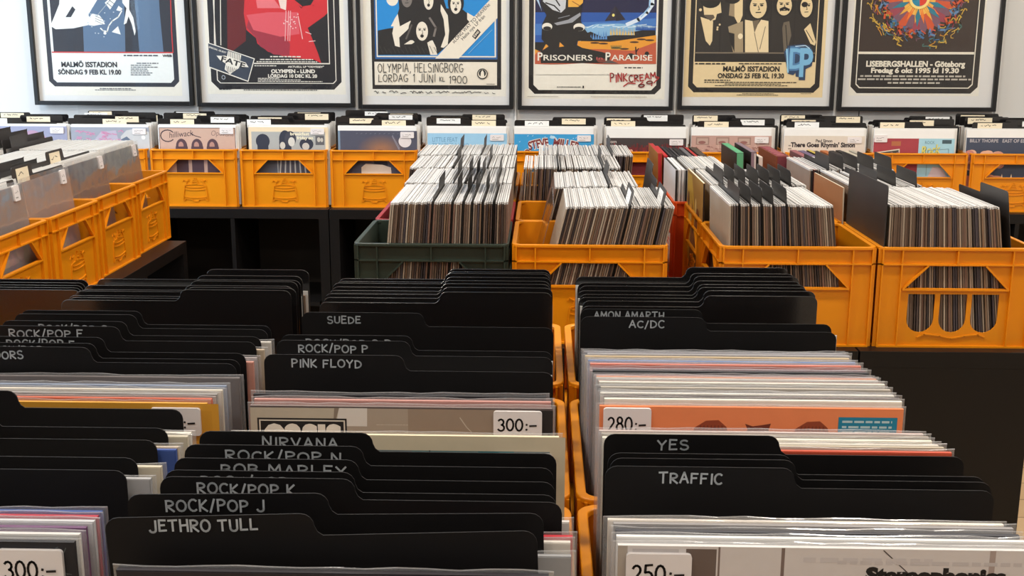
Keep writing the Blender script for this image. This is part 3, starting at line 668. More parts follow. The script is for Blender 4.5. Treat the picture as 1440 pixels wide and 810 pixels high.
def p6(A):
    bk, crm, dk = ink(40, 36, 34), ink(226, 220, 204), ink(58, 46, 40)
    A.sheet(140, 1055, 672); A.B(152, 1045, 655, 45, bk); A.B(188, 1012, 620, 26, crm, FH-.10); A.B(195, 1006, 613, 24, bk, FH-.103)
    A.R(212, -900, 1020, 365, dk); A.R(205, 366, 1024, 380, crm)
    cx, cy = 640, -10; sw = [ink(214, 150, 50), ink(200, 84, 48), ink(66, 110, 150), ink(150, 66, 80), ink(210, 176, 70), ink(80, 120, 112), ink(120, 84, 100), ink(96, 130, 170)]
    Q = lambda a, r: (cx+r*cos(R(a)), cy+r*.98*sin(R(a)))
    rr = random.Random(11)
    for k in range(26):
        a = k*360/26; A.P([Q(a-7, 60), Q(a-8, 215), Q(a, 265), Q(a+8, 215), Q(a+7, 60)], sw[k % 4 if k % 2 else 6])
    A.E(cx, cy, 112, 112, ink(232, 180, 84))
    for k in range(18):
        a = k*20; A.P([Q(a-8, 40), Q(a-5, 130), Q(a, 185), Q(a+5, 130), Q(a+8, 40)], ink(226, 164, 60) if k % 2 else ink(230, 120, 44))
        A.P([Q(a-4, 40), Q(a, 130), Q(a+4, 40)], ink(244, 214, 110))
    for a in (95, 45, 20, 160): A.P([Q(a-8, 130), Q(a, 70), Q(a+8, 130), Q(a, 205)], ink(46, 120, 140))
    for k in range(190):
        a = rr.uniform(0, 360); r = rr.uniform(215, 345); d = rr.choice((-1, 1)); P = []
        for j in range(6): P.append(Q(a+d*j*1.7+2.6*sin(j*1.5+k), r+8*j*rr.uniform(.2, 1)))
        A.L(P, rr.uniform(4, 8), ink(214, 176, 74) if r > 300 and rr.random() < .65 else rr.choice(sw))
    for k in range(22):
        a = k*360/22+5; A.L([Q(a, 230), Q(a+5, 262), Q(a-2, 285)], 14, rr.choice((sw[1], sw[2], sw[7]))); A.L([Q(a, 230), Q(a-6, 255)], 8, rr.choice((sw[1], sw[2])))
    A.E(cx, cy, 70, 70, ink(242, 214, 130)); A.E(cx, cy, 52, 52, ink(40, 130, 160)); A.P([(cx, cy-52)]+[(cx+52*cos(R(t)), cy+52*sin(R(t))) for t in range(-90, 91, 15)], ink(212, 62, 44))
    A.T('LISEBERGSHALLEN - G\u00f6teborg', 263, 958, 468, 38, crm, .045); A.T('Fredag 6 okt 1995 kl 19.30', 297, 915, 512, 34, crm, .045)
    A.S(222, 960, 540, 11, ink(190, 184, 172), 1); A.S(205, 1000, 562, 11, ink(190, 184, 172), 2); A.S(415, 790, 588, 11, ink(190, 184, 172), 3)
poster(5, 'framed dark poster with a radiating multicoloured sun, last along the wall', p6)

# ------------------------------------------------------------------ records and dividers
JS = .3125
EDGE = [srgb(*c) for c in ((96, 78, 66), (66, 54, 50), (134, 116, 100), (112, 96, 84), (54, 47, 48), (146, 130, 116), (112, 86, 74), (84, 72, 70), (164, 150, 134), (100, 82, 70), (126, 102, 82), (72, 65, 70))]
JM = [mat('jacket_card_%s' % n, c, 0.55, 0.35, 0.12, 25) for n, c in zip(('umber', 'coffee', 'sand', 'taupe', 'soot', 'linen', 'rust', 'slate', 'cream', 'brown', 'ochre', 'plum'), EDGE)]
EXTRA = [mat('jacket_card_%s' % n, srgb(*c), 0.5, 0.35, 0.1, 25) for n, c in (('white', (214, 208, 200)), ('blue', (70, 96, 150)), ('red', (160, 50, 48)), ('pink', (214, 158, 146)), ('grey', (128, 124, 124)), ('yellow', (204, 160, 50)))]
def side_record(i):
    """record standing edge-on: thin along x, deep along y"""
    th = .0034 if i % 3 else .0042
    j = MB().box((0, 0, JS/2), (th, JS-.004, JS-.004), JM[i % 12]).build('record_sleeve')
    p = MB(); r = random.Random(i)
    zs = .3195+r.uniform(-.002, .003); q = .0011
    p.box((r.uniform(-.0004, .0004), .003, JS+.0006+r.uniform(-.0008, .0022)), (r.uniform(.0030, .0042), .309, .0050), (M_TOPS, M_TOPS2, M_TOPS3)[i % 3])
    kid(j, p.build('plastic_sleeve', j)); return j
SIDE = [side_record(i) for i in range(12)]
STUFF = MB()                       # the many records too deep in the crates to be told apart
def stuff_side(x, y, z, lean, mi, rr, top=None, rz=0):
    M = Matrix.Translation((x, y+rr.uniform(-.004, .004), z)) @ Matrix.Rotation(rz, 4, 'Z') @ Matrix.Rotation(lean+rr.uniform(-.004, .004), 4, 'Y')
    STUFF.box((0, 0, JS/2), (.0034, JS-.004, JS-.004), JM[mi], M)
    STUFF.box((rr.uniform(-.0004, .0004), .003+rr.uniform(-.002, .002), JS+.0006+rr.uniform(-.001, .0028)), (rr.uniform(.0030, .0044), .309, .0050), top or rr.choice((M_TOPS, M_TOPS2, M_TOPS3)), M)
def divider_mesh(name, w, h, tab, step, m, notch=0, r=.008, th=.0012, bev=.0003):
    """black card; tab: (x0, x1) of the raised part"""
    a, b = tab; P = [(-w/2, 0), (w/2, 0)]
    sh = h-step
    def cr(cx, cz, a0, a1): return arc(cx, cz, r, r, a0, a1, 4)
    if b >= w/2-1e-6: P += cr(w/2-r, h-r, 0, 90)
    else: P += cr(w/2-r, sh-r, 0, 90) + [(b+.006, sh), (b+.002, sh+.003)] + cr(b-r, h-r, 0, 90)[0:5]
    if a <= -w/2+1e-6: P += cr(-w/2+r, h-r, 90, 180)
    else: P += cr(a+r, h-r, 90, 180) + [(a-.002, sh+.003), (a-.006, sh)] + cr(-w/2+r, sh-r, 90, 180)
    return MB().prism(P, -th/2, th/2, m).build(name, None, bev)
# ---- records on the end-on cabinets, edge towards us
BUDGET_SIDE = 0
used_side = set()
def side_one(i, loc, lean, label, group):
    p = SIDE[i % 12]
    if i % 12 in used_side: o = dup(p, loc, (0, lean, 0))
    else: o = p; o.location = loc; o.rotation_euler = (0, lean, 0); used_side.add(i % 12)
    return tag(o, label, 'record', group)
ROW1Y = 2.541+JS/2
def fan(x0, x1, l0, l1, n):
    for k in range(n):
        t = k/(n-1); x = x0+(x1-x0)*t; l = l0+(l1-l0)*t
        yield t, x - .30*sin(l), l
SR = random.Random(3)
GREY_STEP = .026
gd_proto = divider_mesh('divider_card', .312, .352, (-.01, .156), .024, M_GREYCARD)
gd_used = [False]
def side_div(loc, lean, label, group=None, flip=False, proto=None):
    rot = (0, lean, R(90 if not flip else -90))
    # card turned edge-on: build the lean about the y axis first
    if not gd_used[0]: o = gd_proto; gd_used[0] = True; o.location = loc
    else: o = dup(gd_proto, loc)
    M = Matrix.Rotation(lean, 4, 'Y') @ Matrix.Rotation(R(90 if not flip else -90), 4, 'Z')
    o.rotation_euler = M.to_euler(); return tag(o, label, 'divider card', group)
def row1(x0, x1, l0, l1, n, label, group, divs, dlabel, dz=0, off=0, flip=False, lab=False):
    xs = list(fan(x0, x1, l0, l1, n)); dset = {round(d*(n-1)): d for d in divs}
    for k, (t, x, l) in enumerate(xs):
        if k in dset:
            c_ = side_div((x, ROW1Y+.004, FLOOR), l, dlabel, group.replace('records', 'divider cards'), flip=flip)
            if lab:
                s_ = MB().box((.075, -.0010, .328), (.085, .0006, .030), M_WHITE).build('tab_label', c_)
                A = Art(None, .0001, .0013); A.scribble(.045, .105, .322, .010, .0014, M_BLACKPEN, 5); A.build('handwriting', s_)
            continue
        side_one(SR.randrange(12) if k else 8, (x, ROW1Y+SR.uniform(-.003, .004), FLOOR+.0005), l, label, group)
row1(-.338, -.078, .10, .02, 54, 'record in clear sleeve packed edge-on in the dark green crate', 'records in the dark green crate', (.36, .53, .63, .70, .80, .895), 'grey tabbed divider card standing among the records of the dark green crate')
row1(.052, .290, .24, .20, 50, 'record leaning edge-on in the front orange crate beside the dark green one', 'records in the front orange crate', (.60, .90), 'grey divider card with white-labelled tab in the orange crate of leaning records', flip=True, lab=True)
row1(.418, .644, -.03, -.13, 46, 'record packed edge-on in the front orange crate below the row of grey divider tabs', 'records in the crate with grey divider tabs', (.08, .20, .31, .42, .55), 'grey divider card with raised tab in front of the white and red box sets', flip=True)
row1(.772, 1.010, -.02, -.15, 50, 'record packed edge-on in the orange crate with slotted front', 'records in the slotted crate', (), '')
# broad charcoal board at the start of the slotted crate, and a loose one at its end
bd = MB().prism([(-.163, 0), (.163, 0)]+arc(.155, .352, .008, .008, 0, 90, 4)+arc(-.155, .352, .008, .008, 90, 180, 4), -.001, .001, M_GREYCARD).build('divider_card', None, .0003)
bd.location = (.760, ROW1Y+.002, FLOOR); bd.rotation_euler = (0, 0, R(90)); tag(bd, 'broad dark board standing first in the slotted crate, its flat face in view', 'divider card')
side_div((1.030+.042, ROW1Y, FLOOR), -.14, 'charcoal divider card after the last records of the slotted crate', None, True)
# white label stickers on the two tabs of the leaning crate
# translucent sleeve leaning at the start of the front orange crate
ts = MB().box((0, 0, .16), (.0016, .316, .32), M_CRUMPLE).build('record_sleeve'); ts.location = (-.055, ROW1Y, FLOOR+.001); ts.rotation_euler = (0, .255, 0)
tag(ts, 'empty see-through sleeve leaning first in the front orange crate', 'record sleeve')
# ---- second to fourth rows
def row_stuff(r, x0, x1, l0, l1, n, divs=(), dl='', dg='', flip=False):
    yc = MY[r]-.002; dset = {round(d*(n-1)) for d in divs}
    for k, (t, x, l) in enumerate(fan(x0, x1, l0, l1, n)):
        if k in dset: side_div((x, yc, FLOOR), l, dl, dg, flip); continue
        stuff_side(x, yc+SR.uniform(-.003, .003), FLOOR, l, SR.randrange(12), SR)
g = 'divider cards in the column behind the dark green crate'
row_stuff(1, -.345, -.078, .12, .03, 54, (.46, .56, .65, .70, .86), 'grey tabbed divider card in the dark red crate behind the dark green one', g+' two')
row_stuff(2, -.372, -.080, .12, .03, 56, (.42, .74), 'grey tabbed divider card in the third crate behind the dark green one', g+' three')
row_stuff(3, -.385, -.085, .12, .03, 56, (.40, .66), 'grey tabbed divider card in the last crate behind the dark green one', g+' four')
row_stuff(1, .030, .235, .24, .20, 42, (.66,), 'grey divider card with white label in the second crate of leaning records', g+' e')
row_stuff(2, -.050, .215, .06, .05, 52, (.35, .82), 'grey divider card in the third crate behind the leaning records', g+' f')
row_stuff(3, -.010, .275, .10, .05, 52, (.78,), 'grey divider card in the last crate behind the leaning records', g+' h')
side_div((.245, MY[1], FLOOR), .13, 'charcoal divider card leaning last in the second crate of leaning records')
row_stuff(1, .425, .660, -.03, -.10, 44, (.12, .24, .36, .48, .60, .72, .84), 'grey tabbed divider card between the white-spined records and the box sets', g+' i', True)
row_stuff(1, .768, .80, -.03, -.05, 7)
row_stuff(1, .822, .945, -.06, -.12, 22, (.1, .5, .9), 'black divider card behind the broad dark board', g+' k', True)
row_stuff(2, .412, .520, -.02, -.05, 20)
row_stuff(2, .745, .775, -.02, -.03, 6)
row_stuff(2, .790, .975, -.05, -.12, 34, (.03, .24, .46, .70, .96), 'black divider card in the crate in front of the pale box sets', g+' j', True)
# white-faced records standing first in the second crate of the grey-tab column
def solid_sleeve(x, y, z, th, h, m_face, m_edge, lean, label, name='record_sleeve', cat='record', d=JS, m_top=None, group=None):
    b = MB(); b.box((0, 0, h/2), (th, d, h), m_face); b.box((0, -d/2-.0002, h/2), (th*.8, .0008, h-.002), m_edge)
    b.box((0, 0, h+.0002), (th*.86, d-.003, .0008), m_top or m_edge)
    o = b.build(name, None, .0004); o.location = (x, y, z); o.rotation_euler = (0, lean, 0); return tag(o, label, cat, group)
W_ = ink(206, 204, 204); KD = ink(30, 28, 28)
for k, (x, e) in enumerate(((.376, KD), (.385, W_), (.394, W_), (.403, KD))):
    solid_sleeve(x, MY[2], FLOOR, .007, .312, W_, e, -.005, ['plain white record, first in its crate, white face in view', 'thin white record tucked behind the plain white one', 'white record, third of the white-edged ones', 'white record with dark spine beside the grey tabs'][k])
ylw = solid_sleeve(.408, MY[1]-.006, FLOOR+.001, .005, .318, ink(150, 112, 56), ink(40, 30, 26), -.012, 'yellow-brown pictured record leaning on the crate rim in front of the grey tabs', m_top=ink(214, 204, 180))
A = Art(None, .0001, .0026); A.poly([(-.15, .02), (-.02, .02), (.03, .2), (-.06, .31), (-.15, .31)], ink(186, 150, 60)); A.ell(.06, .15, .06, .09, ink(110, 64, 40)); A.poly([(-.1, .05), (.02, .1), (-.04, .25)], ink(120, 78, 50))
for k in range(5): A.ell(-.12+.05*k, .24-.03*(k % 3), .016, .022, ink(206, 176, 110) if k % 2 else ink(84, 52, 40))
a_ = A.build('cover_print', ylw); a_.rotation_euler = (0, 0, R(-90))
br = solid_sleeve(.735+.03, MY[2]-.004, FLOOR, .010, .314, ink(74, 40, 32), ink(34, 26, 26), -.02, 'dark brown pictured record first in the crate behind the broad dark board', m_top=ink(150, 112, 100))
A = Art(None, .0001, .0052); A.rect(-.13, .16, -.02, .30, ink(130, 104, 84)); A.ell(-.075, .24, .03, .036, ink(60, 40, 34)); A.rect(.02, .05, .14, .29, ink(96, 44, 34)); A.build('cover_print', br).rotation_euler = (0, 0, R(-90))
sl = solid_sleeve(.760, MY[1]-.004, FLOOR, .004, .31, ink(170, 120, 84), ink(190, 180, 160), -.03, 'tan pictured record in clear sleeve against the broad dark board')
# box sets in the last crates
BS = [(.318, .016, 'red', (176, 40, 44), (150, 96, 40), 'red slipcase with tan side, first of the box sets'), (.336, .014, 'red2', (186, 44, 48), (186, 44, 48), 'red slipcase beside the tan-sided one'),
      (.354, .010, 'k1', (52, 50, 54), (40, 38, 42), 'thin black box set beside the red slipcases'), (.366, .012, 'k2', (30, 30, 36), (40, 38, 42), 'black rounded box set, fourth of the box sets'), (.380, .010, 'k3', (64, 62, 66), (40, 38, 42), 'dark grey box set between two black ones'),
      (.396, .018, 'k4', (28, 28, 30), (24, 24, 26), 'thick black box set with glossy spine'), (.417, .016, 'g1', (104, 102, 104), (80, 78, 80), 'grey box set beside the thick black one'), (.434, .012, 'r3', (170, 44, 44), (60, 30, 28), 'red-spined box set beside the grey one'),
      (.456, .024, 'bk5', (74, 60, 52), (40, 34, 30), 'brown-topped box set with black ribboned spine'),
      (.563, .026, 'grn', (92, 168, 122), (46, 40, 34), 'bright green-spined box set with dark side'), (.604, .020, 'wht', (132, 112, 122), (38, 36, 34), 'black box set with mauve spine beside the green one'), (.626, .014, 'wt2', (214, 200, 190), (200, 190, 180), 'cream-spined box set beside the mauve-spined one'),
      (.700, .030, 'mar', (112, 52, 60), (120, 60, 34), 'maroon box set with brown side and patterned top'), (.734, .024, 'bei', (160, 112, 90), (150, 100, 80), 'tan box set with two dark panels on top'),
      (.775, .018, 'pnk', (150, 92, 96), (120, 80, 84), 'dusty pink box set behind the black dividers'), (.796, .018, 'vio', (106, 92, 120), (90, 80, 100), 'violet box set behind the black dividers'), (.815, .012, 'yel', (190, 166, 70), (60, 50, 40), 'dark box set with yellow corner'),
      (.832, .016, 'brw', (96, 78, 64), (80, 64, 52), 'brown box set beside the orange-brown one'), (.853, .018, 'orb', (170, 98, 52), (150, 84, 44), 'orange-brown box set rising behind the black dividers'), (.874, .014, 'bl6', (46, 42, 40), (40, 38, 36), 'dark box set beside the orange-brown one'), (.891, .014, 'bl7', (60, 54, 50), (40, 38, 36), 'charcoal box set beside the cream ones'),
      (.909, .012, 'cr1', (190, 182, 164), (180, 172, 154), 'cream box set, first of the pale group'), (.924, .012, 'cr2', (176, 168, 150), (170, 160, 144), 'pale box set, second of the pale group')]
for x, th, nme, c1, c2, lab in BS:
    if x < .66: x += .052
    else: x = .744+(x-.700)*1.28; th *= 1.28
    y_ = MY[3]-.004; h = (.308 if x < .70 else .298)+SR.uniform(0, .008); M = MB()
    if nme in ('grn', 'wht', 'mar', 'red'): h += .012
    o = solid_sleeve(x, y_, FLOOR, th-.002, h, ink(*c2), ink(*c1), -.03, lab, 'box_set', 'box set', d=.305, m_top=ink(*[int(v*.92) for v in c1]) if nme not in ('mar', 'bei') else ink(*c1))
    if nme in ('mar', 'bei'):
        t = MB()
        for k in range(6 if nme == 'mar' else 2): t.box((0, -.12+.045*k if nme == 'mar' else -.07+.13*k, h+.0010), (th*.6, .026 if nme == 'mar' else .09, .0008), ink(150, 86, 92) if nme == 'mar' else ink(60, 44, 40))
        t.build('top_print', o)
    if nme == 'wht': MB().box((th*.22, -.1535, h/2), (th*.25, .0008, h-.01), ink(206, 196, 190)).build('spine_stripe', o)
    if nme == 'bk5':
        MB().box((0, -.155, h-.03), (th*.95, .006, .05), ink(24, 20, 20)).build('ribbon', o); MB().box((0, -.1585, h-.035), (th*.6, .002, .014), ink(190, 160, 120)).build('spine_label', o)
    if nme == 'yel': MB().box((0, -.08, h+.0012), (th*.8, .08, .0008), ink(214, 180, 40)).build('top_print', o)
# ------------------------------------------------------------------ records and labelled cards along the wall
def front_record(x, y, z, rx, m_edge, m_face, label, sleeve=True, draw=None, th=.004, rz=0, k=.0006, w_=JS, border=0.0):
    top_ = border*k
    """record facing -y; art coordinates: crop pixels from the top left corner, y downwards, k metres each"""
    j = MB().box((0, 0, JS/2), (w_, th, JS), m_edge).box((0, -th/2-.0003, JS/2), (w_-.0015, .0006, JS-.0015), m_face).build('record_sleeve')
    j.location = (x, y, z); j.rotation_euler = (rx, 0, rz)
    if sleeve: MB().box((.004, th/2+.0012, .1575), (.322, .0012, .315), M_MILKY).build('plastic_sleeve', j)
    if draw:
        A = Art(lambda a, b: (a*k-w_/2, max(.001, JS-top_-b*k)), .000016, th/2+.0007); A.kk = k
        draw(A)
        if A.mb.f: A.build('cover_print', j)
    return tag(j, label, 'record')
def sticker(j, x0, z0, x1, z1, th=.004, words=None, m=M_STICK, pen=M_BLACKPEN, penw=.0019, scrib=0, dz=.0036, rz=0, lab=None):
    """price label on a record's face, z measured from its top edge"""
    w_, h_ = x1-x0, z1-z0
    s = MB().prism([(p[0], p[1]) for p in rrect(w_, h_, min(.003, h_/4), 3)], -.0003, dz-.0008, m).build('price_sticker', j)
    s.location = ((x0+x1)/2, -th/2-dz, JS+(z0+z1)/2); s.rotation_euler = (0, rz, 0)
    A = Art(None, .0001, .0003)
    if words: A.hand(words, -w_*.40, w_*.38, -h_*.26, h_*.44, penw, pen, seed=5)
    elif scrib: A.scribble(-w_*.35, w_*.30, -h_*.05, h_*.22, .0009, pen, scrib); A.k += 1; A.rect(-w_*.35, -h_*.32, w_*.1, -h_*.24, ink(150, 146, 140))
    if A.mb.f: A.build('handwriting', s)
    return s
CK = .000605
def c0(A):
    A.rect(0, 0, 520, 520, ink(146, 150, 176)); rr = random.Random(1)
    for k in range(10): A.ell(40+rr.random()*420, 40+rr.random()*160, 50, 30, ink(160+rr.randrange(20), 140, 166))
    A.P = None
def c1(A):
    A.rect(0, 0, 520, 520, ink(150, 156, 170)); rr = random.Random(2); A.poly([(70, 180), (140, 100), (200, 30), (300, 20), (330, 180)], ink(176, 170, 188))
    for k in range(46): x, y = 30+rr.random()*300, 25+rr.random()*110; A.line([(x, y), (x+20*rr.random()+8, y-8+16*rr.random()), (x+30, y+14*rr.random())], 7, ink(196, 140, 172))
    A.poly([(330, 60), (370, 20), (430, 10), (520, 30), (520, 400), (330, 400)], ink(190, 192, 194)); A.poly([(330, 80), (370, 60), (410, 95), (400, 130), (340, 125)], ink(96, 110, 130)); A.ell(480, 66, 14, 14, ink(220, 220, 220))
def c2(A):
    dk = ink(70, 56, 62); A.rect(6, 6, 512, 512, ink(196, 164, 148)); A.rect(6, 6, 512, 10, dk); A.rect(6, 6, 10, 512, dk); A.rect(508, 6, 512, 512, dk)
    A.line(arc(62, 60, 46, 38, 40, 320, 12), 7, dk)
    A.text('hilliwack', 74, 236, 74, 40, dk, .0, -1, .10, shear=.2); A.line([(214, 40), (240, 58), (282, 70)], 5, dk); A.text('Opus', 352, 440, 58, 36, ink(130, 108, 104), -.005, -1, shear=.2); A.text('one', 445, 500, 62, 20, ink(130, 108, 104), -.005, -1)
    for cx in (152, 255, 358): A.ell(cx, 130, 38, 52, ink(84, 64, 72)); A.ell(cx-4, 124, 17, 26, ink(176, 134, 122)); A.rect(cx-40, 130, cx+40, 420, ink(84, 64, 72)); A.rect(cx-12, 150, cx+8, 200, ink(150, 110, 104))
def c3(A):
    A.rect(0, 0, 525, 525, ink(226, 208, 176)); A.rect(18, 30, 505, 505, ink(168, 170, 168)); dk = ink(52, 56, 70)
    A.ell(92, 92, 46, 48, dk); A.rect(55, 120, 128, 150, dk); A.poly([(20, 150), (180, 150), (190, 500), (20, 500)], ink(84, 88, 100))
    A.ell(240, 80, 40, 60, dk); A.rect(200, 90, 280, 170, dk); A.ell(222, 120, 18, 24, ink(200, 196, 186)); A.ell(275, 75, 38, 50, ink(64, 66, 78)); A.ell(282, 95, 22, 30, ink(206, 204, 196)); A.ell(380, 110, 46, 40, dk); A.ell(375, 125, 24, 24, ink(190, 186, 178)); A.rect(190, 150, 460, 505, ink(76, 74, 82))
    for k in range(8): A.line([(210+30*k, 200), (200+34*k, 300)], 9, ink(180, 176, 168))
    A.text('breakfast', 275, 400, 52, 20, ink(232, 226, 200), .03, -1); A.text('friday on', 318, 425, 78, 20, ink(232, 226, 200), .03, -1); A.rect(440, 55, 498, 115, ink(96, 96, 100)); A.ell(462, 80, 11, 16, ink(190, 186, 176)); A.ell(482, 82, 9, 14, ink(190, 186, 176))
def c4(A):
    A.rect(0, 0, 520, 520, ink(78, 80, 96)); A.rect(0, 0, 14, 520, ink(120, 140, 160))
    for q in range(14): A.ell(285, 130, 160-9*q, (160-9*q)*.66, ink(84+5*q, 81+2*q, 95-q))
    A.poly([(240, 138), (262, 124), (290, 124), (320, 138), (330, 400), (220, 400)], ink(52, 50, 62)); A.ell(440, 68, 42, 40, ink(214, 208, 208))
    for k in range(12): A.line([(360+4*k, 30+7*k), (356+4*k, 40+8*k)], 3, ink(150, 150, 164)); A.line([(120+30*k, 20), (130+30*k, 16)], 3, ink(110, 112, 126))
    A.poly([(150, 240), (180, 215), (290, 222), (345, 240), (350, 300), (310, 330), (180, 325), (150, 290)], ink(222, 206, 188))
def c5(A):
    A.rect(0, 0, 520, 520, ink(150, 196, 226)); A.rect(0, 120, 520, 520, ink(166, 206, 230)); t = ink(92, 140, 178); A.text('LITTLE FEAT', 32, 196, 55, 30, t, .0, -1); A.text('TIME LOVES A HERO', 30, 270, 86, 24, t, -.004, -1); A.ell(400, 125, 36, 12, ink(196, 220, 234))
def c6(A):
    A.rect(0, 0, 520, 520, ink(58, 150, 204)); red, wh = ink(120, 50, 52), ink(222, 214, 206)
    for m, b, d in ((wh, .10, 0), (red, .035, 0)):
        A.text('STEVE', 98, 232, 106, 54, m, b, -1, .20, arch=6); A.text('MILLER', 252, 428, 80, 54, m, b, -1, -.17, arch=6)
        A.text('BAND', 228, 302, 126, 24, m, b*.6, -1, 0); A.line(arc(86, 118, 16, 14, 60, 330, 8), 16 if m is wh else 8, m)
    A.ell(250, 20, 18, 10, ink(170, 206, 226)); rr = random.Random(4)
    for k in range(16): x, y = rr.random()*500, rr.random()*130; A.line([(x, y), (x+6, y-4)], 3, ink(190, 220, 236))
def c7(A):
    A.rect(0, 0, 520, 520, ink(66, 58, 58)); A.rect(0, 62, 520, 520, ink(120, 44, 48)); rr = random.Random(6)
    for k in range(90): x = rr.random()*520; y = 60+rr.random()*34; A.rect(x, y-14-20*rr.random(), x+3+5*rr.random(), y+40, ink(78+rr.randrange(60), 46, 48))
    for k in range(40): x = rr.random()*520; A.rect(x, 82, x+8, 130, ink(150+rr.randrange(30), 60, 62))
    A.text('Tom', 8, 66, 34, 22, ink(206, 196, 190), .01, -1); A.text('From', 78, 172, 92, 26, ink(226, 180, 150), .04, -1); A.text('the', 150, 220, 118, 26, ink(220, 170, 60), .03, -1)
def c8(A):
    A.rect(0, 0, 520, 520, ink(184, 150, 140)); rr = random.Random(7); d = ink(140, 96, 92); l = ink(206, 178, 164)
    for x in (30, 160, 300, 420): A.rect(x, 10, x+86, 60, ink(150, 122, 112)); A.rect(x+8, 18, x+78, 54, ink(180, 156, 144)); A.ell(x+40, 44, 24, 10, d)
    for k in range(130): x, y = rr.random()*510, 60+rr.random()*110; A.line([(x, y), (x+6+8*rr.random(), y-8+16*rr.random()), (x+14, y+10*rr.random())], 4, rr.choice((d, l, ink(160, 120, 112))))
def c9(A):
    A.rect(0, 0, 520, 520, ink(212, 202, 190)); k_ = ink(52, 46, 50); A.text('Paul Simon', 205, 312, 41, 20, k_, .03, -1); A.text("There Goes Rhymin' Simon", 45, 460, 72, 30, k_, .05, -1); A.rect(318, 104, 412, 108, k_); A.rect(318, 104, 322, 200, k_); A.rect(408, 104, 412, 200, k_); A.line(arc(366, 144, 22, 18, 180, 360, 8), 9, k_)
    A.smallprint(30, 45, 60, 8, ink(140, 132, 124), 1); A.smallprint(28, 50, 80, 8, ink(140, 132, 124), 2)
def c10(A):
    A.rect(0, 0, 290, 520, ink(150, 56, 66)); A.rect(0, 0, 290, 90, ink(160, 66, 74)); A.rect(115, 18, 175, 48, ink(170, 104, 72)); A.rect(290, 0, 520, 520, ink(160, 202, 218)); A.poly([(0, 92), (170, 66), (180, 300), (10, 300)], ink(214, 206, 190)); A.poly([(8, 98), (164, 74), (172, 292), (18, 292)], ink(72, 70, 68))
    rr = random.Random(9)
    for k in range(30): x, y = 14+rr.random()*150, 96+rr.random()*170; A.ell(x, y, 10, 10, ink(110+rr.randrange(40), 104, 96))
    A.text('ROCK', 330, 392, 34, 20, ink(96, 130, 146), -.005, -1); ye = ink(214, 206, 110)
    A.text('Rock', 312, 438, 112, 62, ink(110, 120, 84), .04, -1, .14, shear=.3); A.text('Rock', 310, 436, 110, 62, ye, .015, -1, .14, shear=.3); A.rect(440, 8, 500, 32, ink(70, 90, 100)); A.line([(350, 240), (350, 76), (484, 66), (488, 240)], 4, ink(130, 160, 172)); A.poly([(360, 250), (390, 180), (450, 190), (486, 250), (486, 300), (350, 300)], ink(206, 190, 196))
def c11(A):
    A.rect(0, 0, 520, 520, ink(66, 74, 92)); A.text("BILLY THORPE   EAST OF EDEN'S GATE", 22, 516, 30, 22, ink(190, 186, 190), .01, -1); rr = random.Random(10)
    for k in range(40): A.ell(20+rr.random()*210, 90+rr.random()*110, 22+20*rr.random(), 14+10*rr.random(), rr.choice((ink(206, 150, 130), ink(190, 130, 120), ink(160, 112, 116), ink(222, 176, 150))))
    for k in range(20): A.ell(rr.random()*520, 250+rr.random()*60, 60, 26, rr.choice((ink(206, 140, 110), ink(196, 120, 96))))
    for x in (230, 290): A.poly([(x, 300), (x+14, 232), (x+30, 300)], ink(226, 206, 180))
    A.line(arc(455, 82, 14, 14, 60, 300, 8), 5, ink(214, 216, 220))
COV = [(-2.055, c0, (146, 150, 176), 'violet-grey pictured record fronting the end crate by the pale corner', 1), (-1.7245, c1, (150, 156, 170), 'grey record with pink pattern and pale torn shape on its cover', 1),
       (-1.374, c2, (196, 164, 148), 'beige record with flowing script title and three small heads', 1), (-1.0115, c3, (226, 208, 176), 'cream-bordered record with dark heads on a blue-grey cover', 1),
       (-.655, c4, (78, 80, 96), 'dusky record with an orange glow and white round sticker', 1), (-.299, c5, (150, 196, 226), 'pale blue record with faint title, above the dark green crate column', 1),
       (.0445, c6, (58, 150, 204), 'bright blue record with arched maroon title', 1), (.408, c7, (66, 58, 58), 'black and red record with small cream words', 1),
       (.742, c8, (184, 150, 140), 'pink-brown record covered in fine line drawing', 1), (1.105, c9, (212, 202, 190), 'white record with black slab-serif title', 1),
       (1.455, c10, (190, 190, 190), 'record half dark red with a photo and half pale blue', 0), (1.815, c11, (66, 74, 92), 'navy record with sunset clouds under a pale title', 1)]
ZT = [1.082, 1.082, 1.085, 1.080, 1.078, 1.082, 1.078, 1.072, 1.074, 1.073, 1.070, 1.070]
M_LBL = M_CREAM
MG = [8, 12, 6, 6, 26, 40, 42, 64, 46, 44, 58, 50]
for i, (x, fn, c, lab, st) in enumerate(COV):
    zt = FLOOR if True else 0
    j = front_record(x, 4.566, FLOOR+.001, R(-1.5), M_WHITE if MG[i] else ink(*c), M_WHITE if MG[i] else ink(*c), lab, True, fn, k=CK, border=MG[i])
    if i == 10: sticker(j, -.155, -.050, -.105, -.022, scrib=3+i)
    else: sticker(j, .092, -.028-MG[i]*CK, .146, -.004-MG[i]*CK, scrib=3+i)
    # white sleeves just behind the cover, then the packed stack
    rr = random.Random(50+i); cx = REAR_X[i]; n = 46
    for k in range(n):
        yy = 4.585+.005*k; dx = rr.uniform(-.006, .006)+(x-cx)*max(0, 1-k/12)
        M = Matrix.Translation((cx+dx, yy, FLOOR)) @ Matrix.Rotation(R(-1.5), 4, 'X')
        STUFF.box((0, 0, .1565), (JS, .003, .313), JM[rr.randrange(12)] if k % 3 else EXTRA[0], M)
        STUFF.box((.003, .001, .1575), (.322, .0022, .315+rr.uniform(-.003, .003)), M_MILKY, M)
